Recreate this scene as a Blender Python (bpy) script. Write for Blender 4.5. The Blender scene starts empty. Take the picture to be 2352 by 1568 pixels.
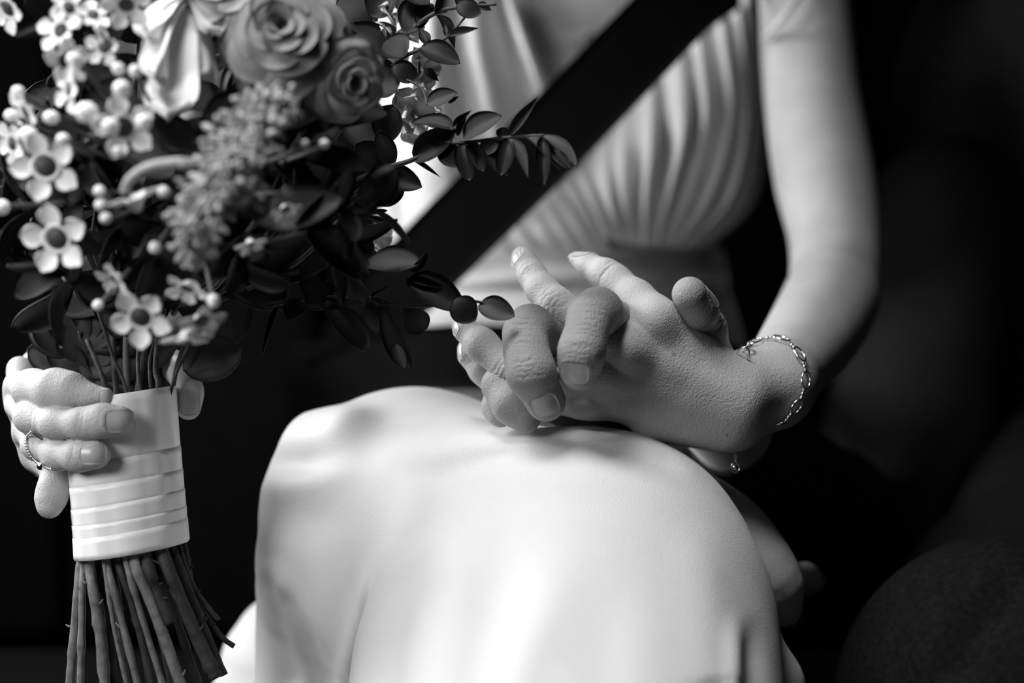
import bpy, math, random
import numpy as np
from mathutils import Vector, Matrix

scene = bpy.context.scene
COL = scene.collection

# ------------------------------------------------------------------ camera
LENS, PITCH = 50.0, math.radians(4.0)
FPX = LENS / 36.0 * 2352.0
CAM = np.array([0.0, -0.65, 0.74])
RIGHT = np.array([1.0, 0.0, 0.0])
FWD = np.array([0.0, math.cos(PITCH), -math.sin(PITCH)])
UP = np.array([0.0, math.sin(PITCH), math.cos(PITCH)])
D0 = 0.65                       # the clasped hands stand 65 cm from the lens
cam_data = bpy.data.cameras.new('camera')
cam_data.lens = LENS
cam_data.sensor_width = 36.0
cam_data.clip_start = 0.01
cam_data.dof.use_dof = True
cam_data.dof.focus_distance = D0 + 0.0
cam_data.dof.aperture_fstop = 3.4
cam_data.dof.aperture_blades = 9
cam = bpy.data.objects.new('camera', cam_data)
cam.location = CAM
cam.rotation_euler = (math.radians(90) - PITCH, 0, 0)
COL.objects.link(cam)
scene.camera = cam

# ------------------------------------------------------------------ light
world = bpy.data.worlds.new('world')
scene.world = world
world.use_nodes = True
world.node_tree.nodes['Background'].inputs[0].default_value = (1, 1, 1, 1)
world.node_tree.nodes['Background'].inputs[1].default_value = 0.012

def area_light(name, loc, target, sx, sy, power):
    l = bpy.data.lights.new(name, 'AREA')
    l.shape = 'RECTANGLE'; l.size = sx; l.size_y = sy; l.energy = power
    o = bpy.data.objects.new(name, l)
    o.location = loc
    d = Vector(target) - Vector(loc)
    o.rotation_euler = d.to_track_quat('-Z', 'Y').to_euler()
    COL.objects.link(o)
    return o
# daylight falling through the side window of the car
area_light('window_daylight', (-0.68, 0.24, 1.02), (0.10, 0.12, 0.66), 0.42, 0.34, 9.2)
area_light('overhead_fill', (-0.30, -0.28, 1.70), (0.06, 0.03, 0.62), 0.45, 0.35, 16.5)  # overhead fill added to brighten hands and skirt; no roof opening is known
area_light('windscreen_daylight', (-0.60, -0.50, 0.98), (0.0, 0.02, 0.62), 0.34, 0.26, 4.5)

scene.view_settings.view_transform = 'Standard'
scene.view_settings.look = 'None'
scene.view_settings.gamma = 1.0
scene.view_settings.use_curve_mapping = False
scene.view_settings.exposure = 0.0
# ------------------------------------------------------------------ helpers
def P(px, py, z=0.0):
    """a point seen at pixel (px,py) of the 2352x1568 frame, z cm behind the hands"""
    d = D0 + z / 100.0
    return CAM + RIGHT * ((px - 1176.0) / FPX * d) + UP * ((784.0 - py) / FPX * d) + FWD * d

def PR(px, py, z, r):
    return P(px, py, z), r * (D0 + z / 100.0) / FPX

def proj(p):
    q = p - CAM
    d = q @ FWD
    return 1176.0 + (q @ RIGHT) / d * FPX, 784.0 - (q @ UP) / d * FPX, (d - D0) * 100.0

def unit(v):
    v = np.asarray(v, float)
    return v / (np.linalg.norm(v) + 1e-12)

# ---- signed distance bodies ------------------------------------------------
def smin(a, b, k):
    if np.isscalar(k) and k <= 0:
        return np.minimum(a, b)
    h = np.maximum(k - np.abs(a - b), 0.0) / k
    return np.minimum(a, b) - h * h * k * 0.25

def cap(p, a, b, ra, rb, flat=None):
    """tapered capsule; flat=(axis, factor) squeezes it along axis"""
    ab = b - a
    q = p - a
    if flat is not None:
        n, s = flat
        ab = ab + n * ((ab @ n) * (s - np.float32(1)))
        q = q + (q @ n)[:, None] * (n * (s - np.float32(1)))
    L2 = ab @ ab + np.float32(1e-12)
    t = np.clip((q @ ab) / L2, np.float32(0), np.float32(1))
    w = q - t[:, None] * ab
    d = np.sqrt(np.einsum('ij,ij->i', w, w))
    return d - (ra + t * (rb - ra))

class Chain:
    """tapered capsules along joints [(px,py,z,r)], blended by k"""
    def __init__(self, pts, k=0.004, flat=None, dense=0, margin=.016):
        self.margin = margin
        if dense:
            pts = catmull([q[:4] for q in pts], dense)
        self.j = [PR(*q[:4]) for q in pts]
        self.j32 = [(a.astype(np.float32), np.float32(r)) for a, r in self.j]
        if flat is not None: flat = (np.asarray(flat[0], np.float32), np.float32(flat[1]))
        self.k = k
        self.flat = flat
        P0 = np.array([j[0] for j in self.j]); R = max(j[1] for j in self.j)
        self.lo = (P0.min(0) - R - 0.004).astype(np.float32); self.hi = (P0.max(0) + R + 0.004).astype(np.float32)
    def __call__(self, p):
        p = np.asarray(p, np.float32)
        e = np.maximum(np.maximum(self.lo - p, p - self.hi), np.float32(0.0))
        out = np.sqrt(np.einsum('ij,ij->i', e, e))
        m = out < self.margin
        out = out + 0.006
        if m.any():
            q = p[m]
            d = None
            if len(self.j) == 1:
                d = np.linalg.norm(q - self.j32[0][0], axis=1) - self.j32[0][1]
            for (a, ra), (b, rb) in zip(self.j32[:-1], self.j32[1:]):
                e = cap(q, a, b, ra, rb, self.flat)
                d = e if d is None else smin(d, e, self.k)
            out[m] = d
        return out

class Blend:
    def __init__(self, items, k):
        self.items = items; self.k = k
    def __call__(self, p):
        d = None
        for it in self.items:
            e = it(p)
            d = e if d is None else smin(d, e, self.k)
        return d

class Hand:
    """palm blended with each finger; fingers stay apart from one another"""
    def __init__(self, palm, fingers, k=0.007, mods=()):
        self.palm = palm; self.fingers = fingers; self.k = k; self.mods = mods
    def __call__(self, p):
        dp = self.palm(p)
        d = dp
        for f in self.fingers:
            d = np.minimum(d, smin(dp, f(p), self.k))
        return d
    def relief(self, v, n):
        """creases, nail beds and knuckles pressed into the finished surface along its normals"""
        d = np.zeros(len(v))
        for fn in self.mods:
            d += fn(v)
        return v - n * np.clip(d, -.003, .003)[:, None]

def near(fn0, c, rad):
    def fn(p):
        q = p - c
        m = np.einsum('ij,ij->i', q, q) < rad * rad
        out = np.zeros(len(p))
        if m.any(): out[m] = fn0(q[m])
        return out
    return fn

def crease(c, along, normal, width, depth, reach, wob=0.0, seed=0):
    """a skin fold across a finger: groove at c, across `along`, on the side of `normal`"""
    c = np.asarray(c); al = unit(along); n = unit(normal); s = unit(np.cross(al, n))
    rnd = random.Random(seed); ph = rnd.random() * 6.28
    def fn0(q):
        x = q @ s
        u = q @ al + wob * np.sin(x * 900.0 + ph) + wob * 0.6 * np.sin(x * 2100.0 + ph * 2)
        h = q @ n
        m = np.exp(-(x / reach) ** 2) * np.clip((h + 0.004) / 0.004, 0, 1)
        far = np.exp(-((q * q).sum(1) / (0.02 ** 2)))
        return depth * np.exp(-(u / width) ** 2) * m * far
    return near(fn0, c, .03)

def nail_dent(c, along, normal, half_l, half_w, depth):
    c = np.asarray(c); al = unit(along); n = unit(normal); s = unit(np.cross(al, n))
    def fn0(q):
        u = (q @ al) / half_l; x = (q @ s) / half_w; h = q @ n
        e = (np.abs(u) ** 3 + np.abs(x) ** 3) ** (1 / 3.0)
        rim = np.exp(-((e - 1.16) / 0.13) ** 2) * (u < 0.75)
        side = np.clip((h + 0.005) / 0.003, 0, 1)
        return (depth * np.clip((1.02 - e) / 0.1, 0, 1) - 0.5 * depth * rim) * side
    return near(fn0, c, .03)

def bump_at(c, r, amp):
    c = np.asarray(c)
    def fn(p):
        q = p - c
        return -amp * np.exp(-((q * q).sum(1)) / (r * r))
    return fn

def groove(a, b, width, depth):
    a = np.asarray(a); b = np.asarray(b); ab = b - a; L2 = ab @ ab
    def fn(p):
        q = p - a
        t = np.clip((q @ ab) / L2, 0, 1)
        d2 = ((q - t[:, None] * ab) ** 2).sum(1)
        return depth * np.exp(-d2 / (width * width))
    return fn

_CORN = np.array([[i, j, k] for i in (0, 1) for j in (0, 1) for k in (0, 1)])
_EDG = [(a, b) for a in range(8) for b in range(a + 1, 8) if np.abs(_CORN[a] - _CORN[b]).sum() == 1]
def sdf_mesh(f, lo, hi, h, keep=None, lip=1.25, levels=5, relief=None):
    """surface nets over the zero set of f, refined from coarse cells"""
    lo = np.asarray(lo, float); hi = np.asarray(hi, float)
    S = 2 ** levels
    n = np.ceil((hi - lo) / (h * S)).astype(int)
    g = np.stack(np.meshgrid(*[np.arange(k) for k in n], indexing='ij'), -1).reshape(-1, 3) * S
    while True:
        c = lo + (g + S * 0.5) * h
        m = np.abs(f(c)) <= 0.87 * S * h * lip + h * 0.2
        if keep is not None:
            m &= keep(c, S * h)
        g = g[m]
        if S == 1:
            break
        S //= 2
        g = (g[:, None, :] + _CORN[None] * S).reshape(-1, 3)
    def key(a):
        return ((a[:, 0] + 2) << 42) | ((a[:, 1] + 2) << 21) | (a[:, 2] + 2)
    g = g.astype(np.int64)
    corners = (g[:, None, :] + _CORN[None]).reshape(-1, 3)
    uk, first, inv = np.unique(key(corners), return_index=True, return_inverse=True)
    vals = f(lo + corners[first] * h)
    V = vals[inv.reshape(-1)].reshape(-1, 8)
    neg = V < 0
    act = neg.any(1) & ~neg.all(1)
    g = g[act]; V = V[act]; neg = neg[act]
    acc = np.zeros((len(g), 3)); cnt = np.zeros(len(g))
    for a, b in _EDG:
        x = neg[:, a] != neg[:, b]
        t = V[x, a] / (V[x, a] - V[x, b])
        acc[x] += _CORN[a] + (_CORN[b] - _CORN[a]) * t[:, None]
        cnt[x] += 1
    verts = lo + (g + acc / cnt[:, None]) * h
    if True:
        e = h * 0.5
        tet = np.array([[1, -1, -1], [-1, -1, 1], [-1, 1, -1], [1, 1, 1]], float)
        fs = [f(verts + t * e) for t in tet]
        gr = sum(t[None] * v[:, None] for t, v in zip(tet, fs)) / (4 * e)
        f0 = sum(fs) / 4.0
        step = (f0 / np.maximum((gr * gr).sum(1), 0.2))
        verts = verts - gr * np.clip(step, -h * .7, h * .7)[:, None]
        if relief is not None:
            verts = relief(verts, gr / (np.linalg.norm(gr, axis=1, keepdims=True) + 1e-9))
    ck = key(g); order = np.argsort(ck); sk = ck[order]
    def find(a):
        k = key(a); i = np.searchsorted(sk, k); i = np.minimum(i, len(sk) - 1)
        return np.where(sk[i] == k, order[i], -1)
    quads = []
    for ax in range(3):
        o1, o2 = (ax + 1) % 3, (ax + 2) % 3
        ci = [0, 0, 0]; ci[ax] = 1
        b = ci[0] * 4 + ci[1] * 2 + ci[2]
        x = neg[:, 0] != neg[:, b]
        base = g[x]; flip = neg[x, 0]
        d1 = np.zeros(3, int); d1[o1] = 1
        d2 = np.zeros(3, int); d2[o2] = 1
        q = np.stack([np.nonzero(x)[0], find(base - d1), find(base - d1 - d2), find(base - d2)], 1)
        ok = (q >= 0).all(1)
        q = q[ok]; flip = flip[ok]
        q[~flip] = q[~flip][:, ::-1]
        quads.append(q)
    return verts, np.concatenate(quads)

def mesh_from(name, verts, faces):
    """verts (n,3), faces (m,k) with one k"""
    me = bpy.data.meshes.new(name)
    verts = np.asarray(verts, np.float32); faces = np.asarray(faces, np.int32)
    k = faces.shape[1]
    me.vertices.add(len(verts)); me.vertices.foreach_set('co', verts.ravel())
    me.loops.add(faces.size); me.loops.foreach_set('vertex_index', faces.ravel())
    me.polygons.add(len(faces))
    me.polygons.foreach_set('loop_start', np.arange(0, faces.size, k, dtype=np.int32))
    me.polygons.foreach_set('use_smooth', np.ones(len(faces), bool))
    me.update(calc_edges=True)
    me.validate()
    return me

def link(name, me, mat=None, parent=None):
    o = bpy.data.objects.new(name, me)
    COL.objects.link(o)
    if mat is not None and me is not None and not me.materials:
        me.materials.append(mat)
    if parent is not None:
        o.parent = parent
        o.matrix_parent_inverse = PINV.get(parent.name, Matrix.Identity(4))
    return o
PINV = {}

def thing(name, label, cat, loc=(0, 0, 0), group=None):
    o = bpy.data.objects.new(name, None)
    COL.objects.link(o)
    o.location = loc
    o.empty_display_size = 0.02
    o['label'] = label; o['category'] = cat
    if group: o['group'] = group
    PINV[o.name] = Matrix.Translation(Vector(loc)).inverted()
    return o

def tag(o, label, cat=None, group=None, kind=None):
    o['label'] = label
    if cat: o['category'] = cat
    if group: o['group'] = group
    if kind: o['kind'] = kind
    return o

def grid_faces(nu, nv, wrap=False):
    f = []
    for i in range(nu - 1):
        for j in range(nv if wrap else nv - 1):
            j2 = (j + 1) % nv
            f.append((i * nv + j, i * nv + j2, (i + 1) * nv + j2, (i + 1) * nv + j))
    return f

def shell(grid, thick):
    """grid (nu,nv,3) -> closed sheet of the given thickness"""
    G = np.asarray(grid, float); nu, nv, _ = G.shape
    du = np.gradient(G, axis=0); dv = np.gradient(G, axis=1)
    n = np.cross(du, dv); n /= (np.linalg.norm(n, axis=2, keepdims=True) + 1e-12)
    A = (G + n * thick * .5).reshape(-1, 3); B = (G - n * thick * .5).reshape(-1, 3)
    N = nu * nv
    f = grid_faces(nu, nv)
    F = [q[::-1] for q in f] + [tuple(x + N for x in q) for q in f]
    ring = [i * nv for i in range(nu)] + [(nu - 1) * nv + j for j in range(1, nv)] + \
           [i * nv + nv - 1 for i in range(nu - 2, -1, -1)] + [j for j in range(nv - 2, 0, -1)]
    for a, b in zip(ring, ring[1:] + ring[:1]):
        F.append((a, b, b + N, a + N))
    return np.concatenate([A, B]), np.array(F)

def catmull(pts, n):
    """smooth curve through points of any dimension"""
    p = np.asarray(pts, float)
    p = np.vstack([2 * p[0] - p[1], p, 2 * p[-1] - p[-2]])
    m = len(p) - 3
    out = []
    for s in np.linspace(0, m, n):
        i = min(int(s), m - 1); t = s - i
        a, b, c, d = p[i:i + 4]
        out.append(.5 * ((2 * b) + (c - a) * t + (2 * a - 5 * b + 4 * c - d) * t * t + (3 * b - a - 3 * c + d) * t ** 3))
    return np.array(out)

def tube(path, radii, nseg=8, caps=True, closed=False):
    """tube along path (n,3)"""
    path = np.asarray(path, float); n = len(path)
    radii = np.broadcast_to(np.asarray(radii, float), (n,))
    if closed:
        T = np.roll(path, -1, 0) - np.roll(path, 1, 0)
    else:
        T = np.gradient(path, axis=0)
    T /= np.linalg.norm(T, axis=1, keepdims=True) + 1e-12
    a = np.array([0, 0, 1.0]) if abs(T[0][2]) < .9 else np.array([1.0, 0, 0])
    u = unit(np.cross(T[0], a))
    V = []
    for i in range(n):
        u = unit(u - T[i] * (u @ T[i])); v = np.cross(T[i], u)
        for k in range(nseg):
            an = 2 * math.pi * k / nseg
            V.append(path[i] + radii[i] * (math.cos(an) * u + math.sin(an) * v))
    F = grid_faces(n, nseg, True)
    if closed:
        F += [((n - 1) * nseg + j, (n - 1) * nseg + (j + 1) % nseg, (j + 1) % nseg, j) for j in range(nseg)]
    elif caps:
        for base, ring in ((0, 0), (1, (n - 1) * nseg)):
            c = len(V); V.append(path[0] if base == 0 else path[-1])
            for j in range(nseg):
                q = (ring + j, ring + (j + 1) % nseg)
                F.append((c, q[1], q[0], c) if base == 0 else (c, q[0], q[1], c))
    return np.array(V), F

class MB:
    """collects pieces of one part"""
    def __init__(self): self.v = []; self.f = []
    def add(self, V, F):
        o = len(self.v); self.v.extend([tuple(x) for x in V])
        for q in F:
            q = [int(x) for x in q]
            r = []
            for x in q:
                if x not in r: r.append(x)
            self.f.append(tuple(x + o for x in r))
        return self
    def mesh(self, name, smooth=True):
        me = bpy.data.meshes.new(name)
        me.from_pydata(self.v, [], self.f)
        me.polygons.foreach_set('use_smooth', np.full(len(self.f), smooth))
        me.update()
        return me

def ball(c, r, nu=6, nv=8, axis=None, stretch=1.0):
    c = np.asarray(c); V = []
    ax = unit(axis) if axis is not None else np.array([0, 0, 1.0])
    a = np.array([0, 0, 1.0]) if abs(ax[2]) < .9 else np.array([1.0, 0, 0])
    u = unit(np.cross(ax, a)); w = np.cross(ax, u)
    for i in range(nu + 1):
        th = math.pi * i / nu
        for j in range(nv):
            ph = 2 * math.pi * j / nv
            V.append(c + r * (math.cos(th) * stretch * ax + math.sin(th) * (math.cos(ph) * u + math.sin(ph) * w)))
    return np.array(V), grid_faces(nu + 1, nv, True)

def box_mesh(name, c, half, bevel=0.0, seg=3, rot=None):
    import bmesh
    bm = bmesh.new()
    bmesh.ops.create_cube(bm, size=2.0)
    bmesh.ops.scale(bm, vec=half, verts=bm.verts)
    if bevel > 0:
        bmesh.ops.bevel(bm, geom=bm.edges[:], offset=bevel, segments=seg, profile=.5, affect='EDGES')
    if rot is not None:
        bmesh.ops.rotate(bm, cent=(0, 0, 0), matrix=rot, verts=bm.verts)
    bmesh.ops.translate(bm, vec=c, verts=bm.verts)
    me = bpy.data.meshes.new(name)
    bm.to_mesh(me); bm.free()
    me.polygons.foreach_set('use_smooth', np.ones(len(me.polygons), bool))
    return me

# ---- materials ---------------------------------------------------------------
def mat(name, v, rough=0.5, var=0.0, var_scale=30.0, bumps=(), spec=0.5, metal=0.0, sheen=0.0, sss=0.0, coat=0.0, trans=0.0, mottle=None):
    """grey procedural material; bumps = [(kind, scale, strength, distance)]"""
    m = bpy.data.materials.new(name); m.use_nodes = True
    nt = m.node_tree; N = nt.nodes; L = nt.links
    b = N['Principled BSDF']
    b.inputs['Base Color'].default_value = (v, v, v, 1)
    b.inputs['Roughness'].default_value = rough
    b.inputs['Specular IOR Level'].default_value = spec
    b.inputs['Metallic'].default_value = metal
    b.inputs['Sheen Weight'].default_value = sheen
    b.inputs['Coat Weight'].default_value = coat
    if sss > 0:
        b.inputs['Subsurface Weight'].default_value = sss
        b.inputs['Subsurface Radius'].default_value = (1, 1, 1)
        b.inputs['Subsurface Scale'].default_value = 0.0025
    tc = N.new('ShaderNodeTexCoord')
    if var > 0:
        no = N.new('ShaderNodeTexNoise'); no.inputs['Scale'].default_value = var_scale; no.inputs['Detail'].default_value = 5
        L.new(tc.outputs['Object'], no.inputs['Vector'])
        mr = N.new('ShaderNodeMapRange')
        mr.inputs['From Min'].default_value = .3; mr.inputs['From Max'].default_value = .7
        mr.inputs['To Min'].default_value = v * (1 - var); mr.inputs['To Max'].default_value = min(1, v * (1 + var))
        L.new(no.outputs['Fac'], mr.inputs['Value'])
        out = mr.outputs['Result']
        if mottle:          # small dark specks such as freckles
            vo = N.new('ShaderNodeTexVoronoi'); vo.inputs['Scale'].default_value = mottle[0]
            L.new(tc.outputs['Object'], vo.inputs['Vector'])
            m2 = N.new('ShaderNodeMapRange'); m2.inputs['From Min'].default_value = mottle[1]; m2.inputs['From Max'].default_value = mottle[1] * 2.2
            m2.inputs['To Min'].default_value = mottle[2]; m2.inputs['To Max'].default_value = 1.0
            L.new(vo.outputs['Distance'], m2.inputs['Value'])
            mu = N.new('ShaderNodeMath'); mu.operation = 'MULTIPLY'
            L.new(out, mu.inputs[0]); L.new(m2.outputs['Result'], mu.inputs[1])
            out = mu.outputs[0]
        cr = N.new('ShaderNodeCombineColor')
        for i in range(3): L.new(out, cr.inputs[i])
        L.new(cr.outputs[0], b.inputs['Base Color'])
    prev = None
    for kind, sc, st, dist in bumps:
        if kind == 'voronoi':
            t = N.new('ShaderNodeTexVoronoi'); t.inputs['Scale'].default_value = sc; o = t.outputs['Distance']
            L.new(tc.outputs['Object'], t.inputs['Vector'])
        elif kind == 'wave':
            t = N.new('ShaderNodeTexWave'); t.inputs['Scale'].default_value = sc; t.inputs['Distortion'].default_value = 1.5
            o = t.outputs['Fac']; L.new(tc.outputs['Object'], t.inputs['Vector'])
        else:
            t = N.new('ShaderNodeTexNoise'); t.inputs['Scale'].default_value = sc; t.inputs['Detail'].default_value = 4; o = t.outputs['Fac']
            if kind == 'stretch':
                mp = N.new('ShaderNodeMapping'); mp.inputs['Scale'].default_value = (1, 1, .12)
                L.new(tc.outputs['Object'], mp.inputs['Vector']); L.new(mp.outputs[0], t.inputs['Vector'])
            else:
                L.new(tc.outputs['Object'], t.inputs['Vector'])
        bp = N.new('ShaderNodeBump'); bp.inputs['Strength'].default_value = st; bp.inputs['Distance'].default_value = dist
        L.new(o, bp.inputs['Height'])
        if prev is not None: L.new(prev, bp.inputs['Normal'])
        prev = bp.outputs['Normal']
    if prev is not None: L.new(prev, b.inputs['Normal'])
    if trans > 0:
        tr = N.new('ShaderNodeBsdfTranslucent'); tr.inputs[0].default_value = (v, v, v, 1)
        mx = N.new('ShaderNodeMixShader'); mx.inputs[0].default_value = trans
        L.new(b.outputs[0], mx.inputs[1]); L.new(tr.outputs[0], mx.inputs[2])
        L.new(mx.outputs[0], N['Material Output'].inputs[0])
    return m

M = {}
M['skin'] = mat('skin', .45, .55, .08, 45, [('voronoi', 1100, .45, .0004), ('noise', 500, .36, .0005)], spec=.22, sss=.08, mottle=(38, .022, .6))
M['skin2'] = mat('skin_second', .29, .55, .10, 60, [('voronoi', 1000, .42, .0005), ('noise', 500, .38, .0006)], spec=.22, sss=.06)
M['nail'] = mat('polished_nail', .42, .32, .04, 80, spec=.4, coat=.1)
M['nail2'] = mat('bare_nail', .31, .30, .10, 200, [('noise', 400, .2, .0004)], spec=.5)
M['satin'] = mat('white_satin', .70, .42, .02, 20, [('noise', 1900, .6, .0005), ('noise', 120, .08, .001)], spec=.35, sheen=.15)
M['ribbon'] = mat('white_ribbon', .90, .38, .03, 60, [('noise', 1500, .12, .0003)], spec=.4)
M['shirt'] = mat('white_shirt', .9, .7, .02, 60)
M['wool'] = mat('dark_wool', .008, .9, .35, 300, [('noise', 1500, .5, .001)], spec=.05)
M['belt'] = mat('black_webbing', .004, .8, .2, 400, [('wave', 260, .3, .0006)], spec=.02)
M['leather'] = mat('black_leather', .003, .85, .2, 60, [('voronoi', 350, .3, .0008)], spec=.08)
M['carpet'] = mat('dark_carpet', .006, .95, .4, 500, spec=.05)
M['silver'] = mat('silver', .75, .18, .03, 400, metal=1.0)
M['petal_white'] = mat('white_petal', .88, .55, .05, 60, [('stretch', 300, .15, .0008)], spec=.25, trans=.15)
M['petal_rose'] = mat('rose_petal', .22, .6, .06, 50, [('noise', 200, .1, .0008)], spec=.2, trans=.12)
M['petal_second'] = mat('pale_rose_petal', .42, .6, .05, 50, [('noise', 200, .1, .0008)], spec=.2, trans=.12)
M['flower_eye'] = mat('flower_centre', .03, .6, .3, 400)
M['plume'] = mat('plume', .42, .9, .15, 300, spec=.1, trans=.1)
M['leaf'] = mat('dark_leaf', .016, .5, .35, 50, [('noise', 150, .2, .001)], spec=.3)
M['leaf_pale'] = mat('pale_leaf', .07, .5, .3, 60, [('noise', 150, .2, .001)], spec=.3, trans=.1)
M['stem'] = mat('stem_bark', .15, .6, .35, 220, [('stretch', 500, .5, .001)], spec=.3)
M['stem_dark'] = mat('dark_stem_bark', .035, .65, .4, 220, [('stretch', 500, .5, .001)], spec=.25)
M['twig'] = mat('twig', .09, .6, .2, 100, spec=.2)
M['jacket'] = mat('lifted_jacket_wool', .035, .9, .3, 300, [('noise', 1500, .5, .001)], spec=.05)  # lighter copy of the suit wool, lifting the unlit side by colour
# ------------------------------------------------------------------ the seated person in white
def nrm_cam(dx, dy, dz):
    """direction given as (right, down in the picture, away from the lens)"""
    return unit(RIGHT * dx - UP * dy + FWD * dz)
BACK = FWD
# left arm and the hand that lies on the knee
arm_l = Chain([(1825, -330, 50, 118), (1845, -60, 41, 104), (1862, 200, 37, 108), (1892, 400, 34, 114), (1916, 540, 31, 104),
               (1916, 645, 28, 102), (1904, 700, 23, 110), (1850, 790, 13, 104), (1775, 880, 4.5, 84)], k=0, dense=24)
palm_l = Blend([
    Chain([(1765, 890, 4.5, 80), (1690, 915, 2.8, 78)]),
    Chain([(1690, 880, 2.6, 52), (1505, 738, 1.1, 50)]),
    Chain([(1690, 905, 2.2, 54), (1440, 805, 0.5, 48)]),
    Chain([(1680, 940, 2.2, 54), (1395, 868, 0.7, 44)]),
    Chain([(1660, 970, 2.6, 52), (1350, 918, 1.3, 40)]),
    Chain([(1695, 985, 3.2, 40), (1500, 968, 2.6, 42)]),
], k=.012)
fl = dict(
    index=Chain([(1505, 738, 1.1, 50), (1462, 686, 2.0, 41), (1412, 645, 3.0, 36), (1390, 630, 3.4, 34), (1355, 611, 4.2, 27), (1326, 595, 4.8, 18)], k=.004),
    middle=Chain([(1440, 805, .5, 48), (1350, 752, 1.3, 42), (1279, 702, 2.0, 40), (1245, 665, 2.8, 35), (1222, 630, 3.5, 30), (1204, 600, 4.0, 25), (1196, 587, 4.3, 18)], k=.004),
    ring=Chain([(1395, 868, .7, 44), (1270, 862, 1.0, 41), (1172, 848, 1.4, 38), (1105, 790, 2.0, 36), (1070, 758, 2.5, 25), (1056, 744, 2.8, 16)], k=.004),
    little=Chain([(1350, 918, 1.3, 40), (1240, 915, 2.2, 36), (1160, 905, 3.0, 33), (1108, 850, 3.5, 29), (1080, 818, 3.8, 23), (1068, 800, 4.0, 16)], k=.004),
    thumb=Chain([(1690, 885, 4.0, 46), (1600, 845, 6.0, 42), (1520, 822, 7.4, 34), (1470, 810, 8.2, 28)], k=.006),
)
# right hand wrapped round the bouquet handle
palm_r = Blend([
    Chain([(44, 845, 4.5, 26), (44, 925, 2.8, 28), (62, 1000, 2.6, 26), (105, 1075, 3.4, 26)]),
    Chain([(150, 860, 7.5, 70), (220, 960, 6.8, 70), (240, 1030, 6.5, 60)]),
    Chain([(75, 890, 5.5, 46), (200, 920, 7.5, 70)]),
    Chain([(90, 990, 4.5, 40), (200, 980, 7.0, 70)]),
], k=.012)
fr = dict(
    index=Chain([(40, 882, 2.5, 30), (75, 893, .4, 42), (130, 896, -1.0, 46), (165, 898, -1.4, 38), (205, 907, -1.7, 21), (243, 907, -1.9, 17)], k=.005),
    middle=Chain([(42, 930, 1.8, 30), (70, 958, -.4, 33), (130, 972, -1.6, 33), (190, 972, -2.4, 33), (235, 966, -2.6, 35), (276, 966, -2.6, 34)], k=.005),
    ring=Chain([(60, 988, 1.8, 28), (85, 1022, -.2, 31), (135, 1043, -1.3, 33), (180, 1046, -2.2, 33), (220, 1044, -2.5, 33)], k=.005),
    little=Chain([(80, 1050, 2.6, 28), (128, 1085, 1.2, 27), (122, 1122, .6, 31), (116, 1150, .4, 29), (113, 1166, .3, 22)], k=.005),
    thumb=Chain([(300, 900, 6.5, 60), (395, 845, 4.6, 36), (424, 858, 3.4, 30), (431, 900, 2.6, 30), (433, 936, 2.2, 28)], k=.006),
)
arm_r = Chain([(120, 890, 8, 82), (150, 850, 18, 84), (230, 800, 36, 88), (430, 560, 58, 96), (780, -60, 64, 112)], k=0, dense=16)
# trunk, neck
TZ = 60
torso = Blend([
    Chain([(1330, -120, TZ, 300), (1335, 300, TZ - 1, 300), (1340, 640, TZ, 262), (1345, 900, TZ, 310)], k=.05, flat=(FWD, 1.15)),
    Chain([(980, -230, TZ + 1, 130), (1330, -260, TZ, 150), (1790, -300, 54, 140)], k=.05),
    Chain([(1180, 300, 51, 150)]), Chain([(1530, 300, 51, 150)]),
    Chain([(1340, -300, TZ, 150), (1345, -620, TZ - 1, 140)], k=.03),
], k=.05)

def fdir(ch, i=-1):
    return unit(ch.j[i][0] - ch.j[i - 1][0])
class NailSpec:
    def __init__(self, chain, normal, c_px, half_l, half_w, along=None):
        self.al = fdir(chain) if along is None else unit(along)
        n = unit(normal); self.n = unit(n - self.al * (n @ self.al))
        self.c = P(*c_px); self.hl = half_l * D0 / FPX; self.hw = half_w * D0 / FPX

NAILS = []      # (which body, NailSpec, colour)
left_n = [
    NailSpec(fl['index'], nrm_cam(-.35, -.95, -.15), (1333, 588, 4.6), 34, 17),
    NailSpec(fl['middle'], nrm_cam(-.85, -.25, -.5), (1192, 590, 4.0), 25, 19),
    NailSpec(fl['ring'], nrm_cam(-.85, .1, -.5), (1052, 748, 2.5), 24, 15),
    NailSpec(fl['little'], nrm_cam(-.9, .1, -.4), (1064, 806, 3.8), 22, 13),
]
right_n = [
    NailSpec(fr['middle'], nrm_cam(.10, -.05, -1), (274, 967, -3.4), 31, 24, along=nrm_cam(1, -.03, .2)),
    NailSpec(fr['ring'], nrm_cam(.10, -.05, -1), (210, 1044, -3.3), 28, 21, along=nrm_cam(1, .02, .1)),
    NailSpec(fr['thumb'], nrm_cam(.35, -.05, -1), (439, 922, 1.4), 30, 23, along=nrm_cam(.12, 1, -.1)),
    NailSpec(fr['index'], nrm_cam(.2, -.8, -.9), (243, 900, -2.4), 17, 11, along=nrm_cam(1, -.02, .1)),
]
UPN = nrm_cam(-.2, -1, -.4)
mods_l = [nail_dent(n.c, n.al, n.n, n.hl, n.hw, .0005) for n in left_n]
def creases(pts, along, normal, width, depth, reach, wob=.0002):
    return [crease(P(*q), along, normal, width, depth, reach, wob, i + int(q[0])) for i, q in enumerate(pts)]
dB2 = unit(fl['middle'].j[4][0] - fl['middle'].j[2][0])
nB2 = nrm_cam(-.45, -.2, -.9)
mods_l += creases([(1295, 706, 1.2), (1283, 698, 1.2), (1273, 688, 1.2), (1262, 678, 1.4), (1253, 668, 1.6)], dB2, nB2, .0006, .00042, .007, .0005)
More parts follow.
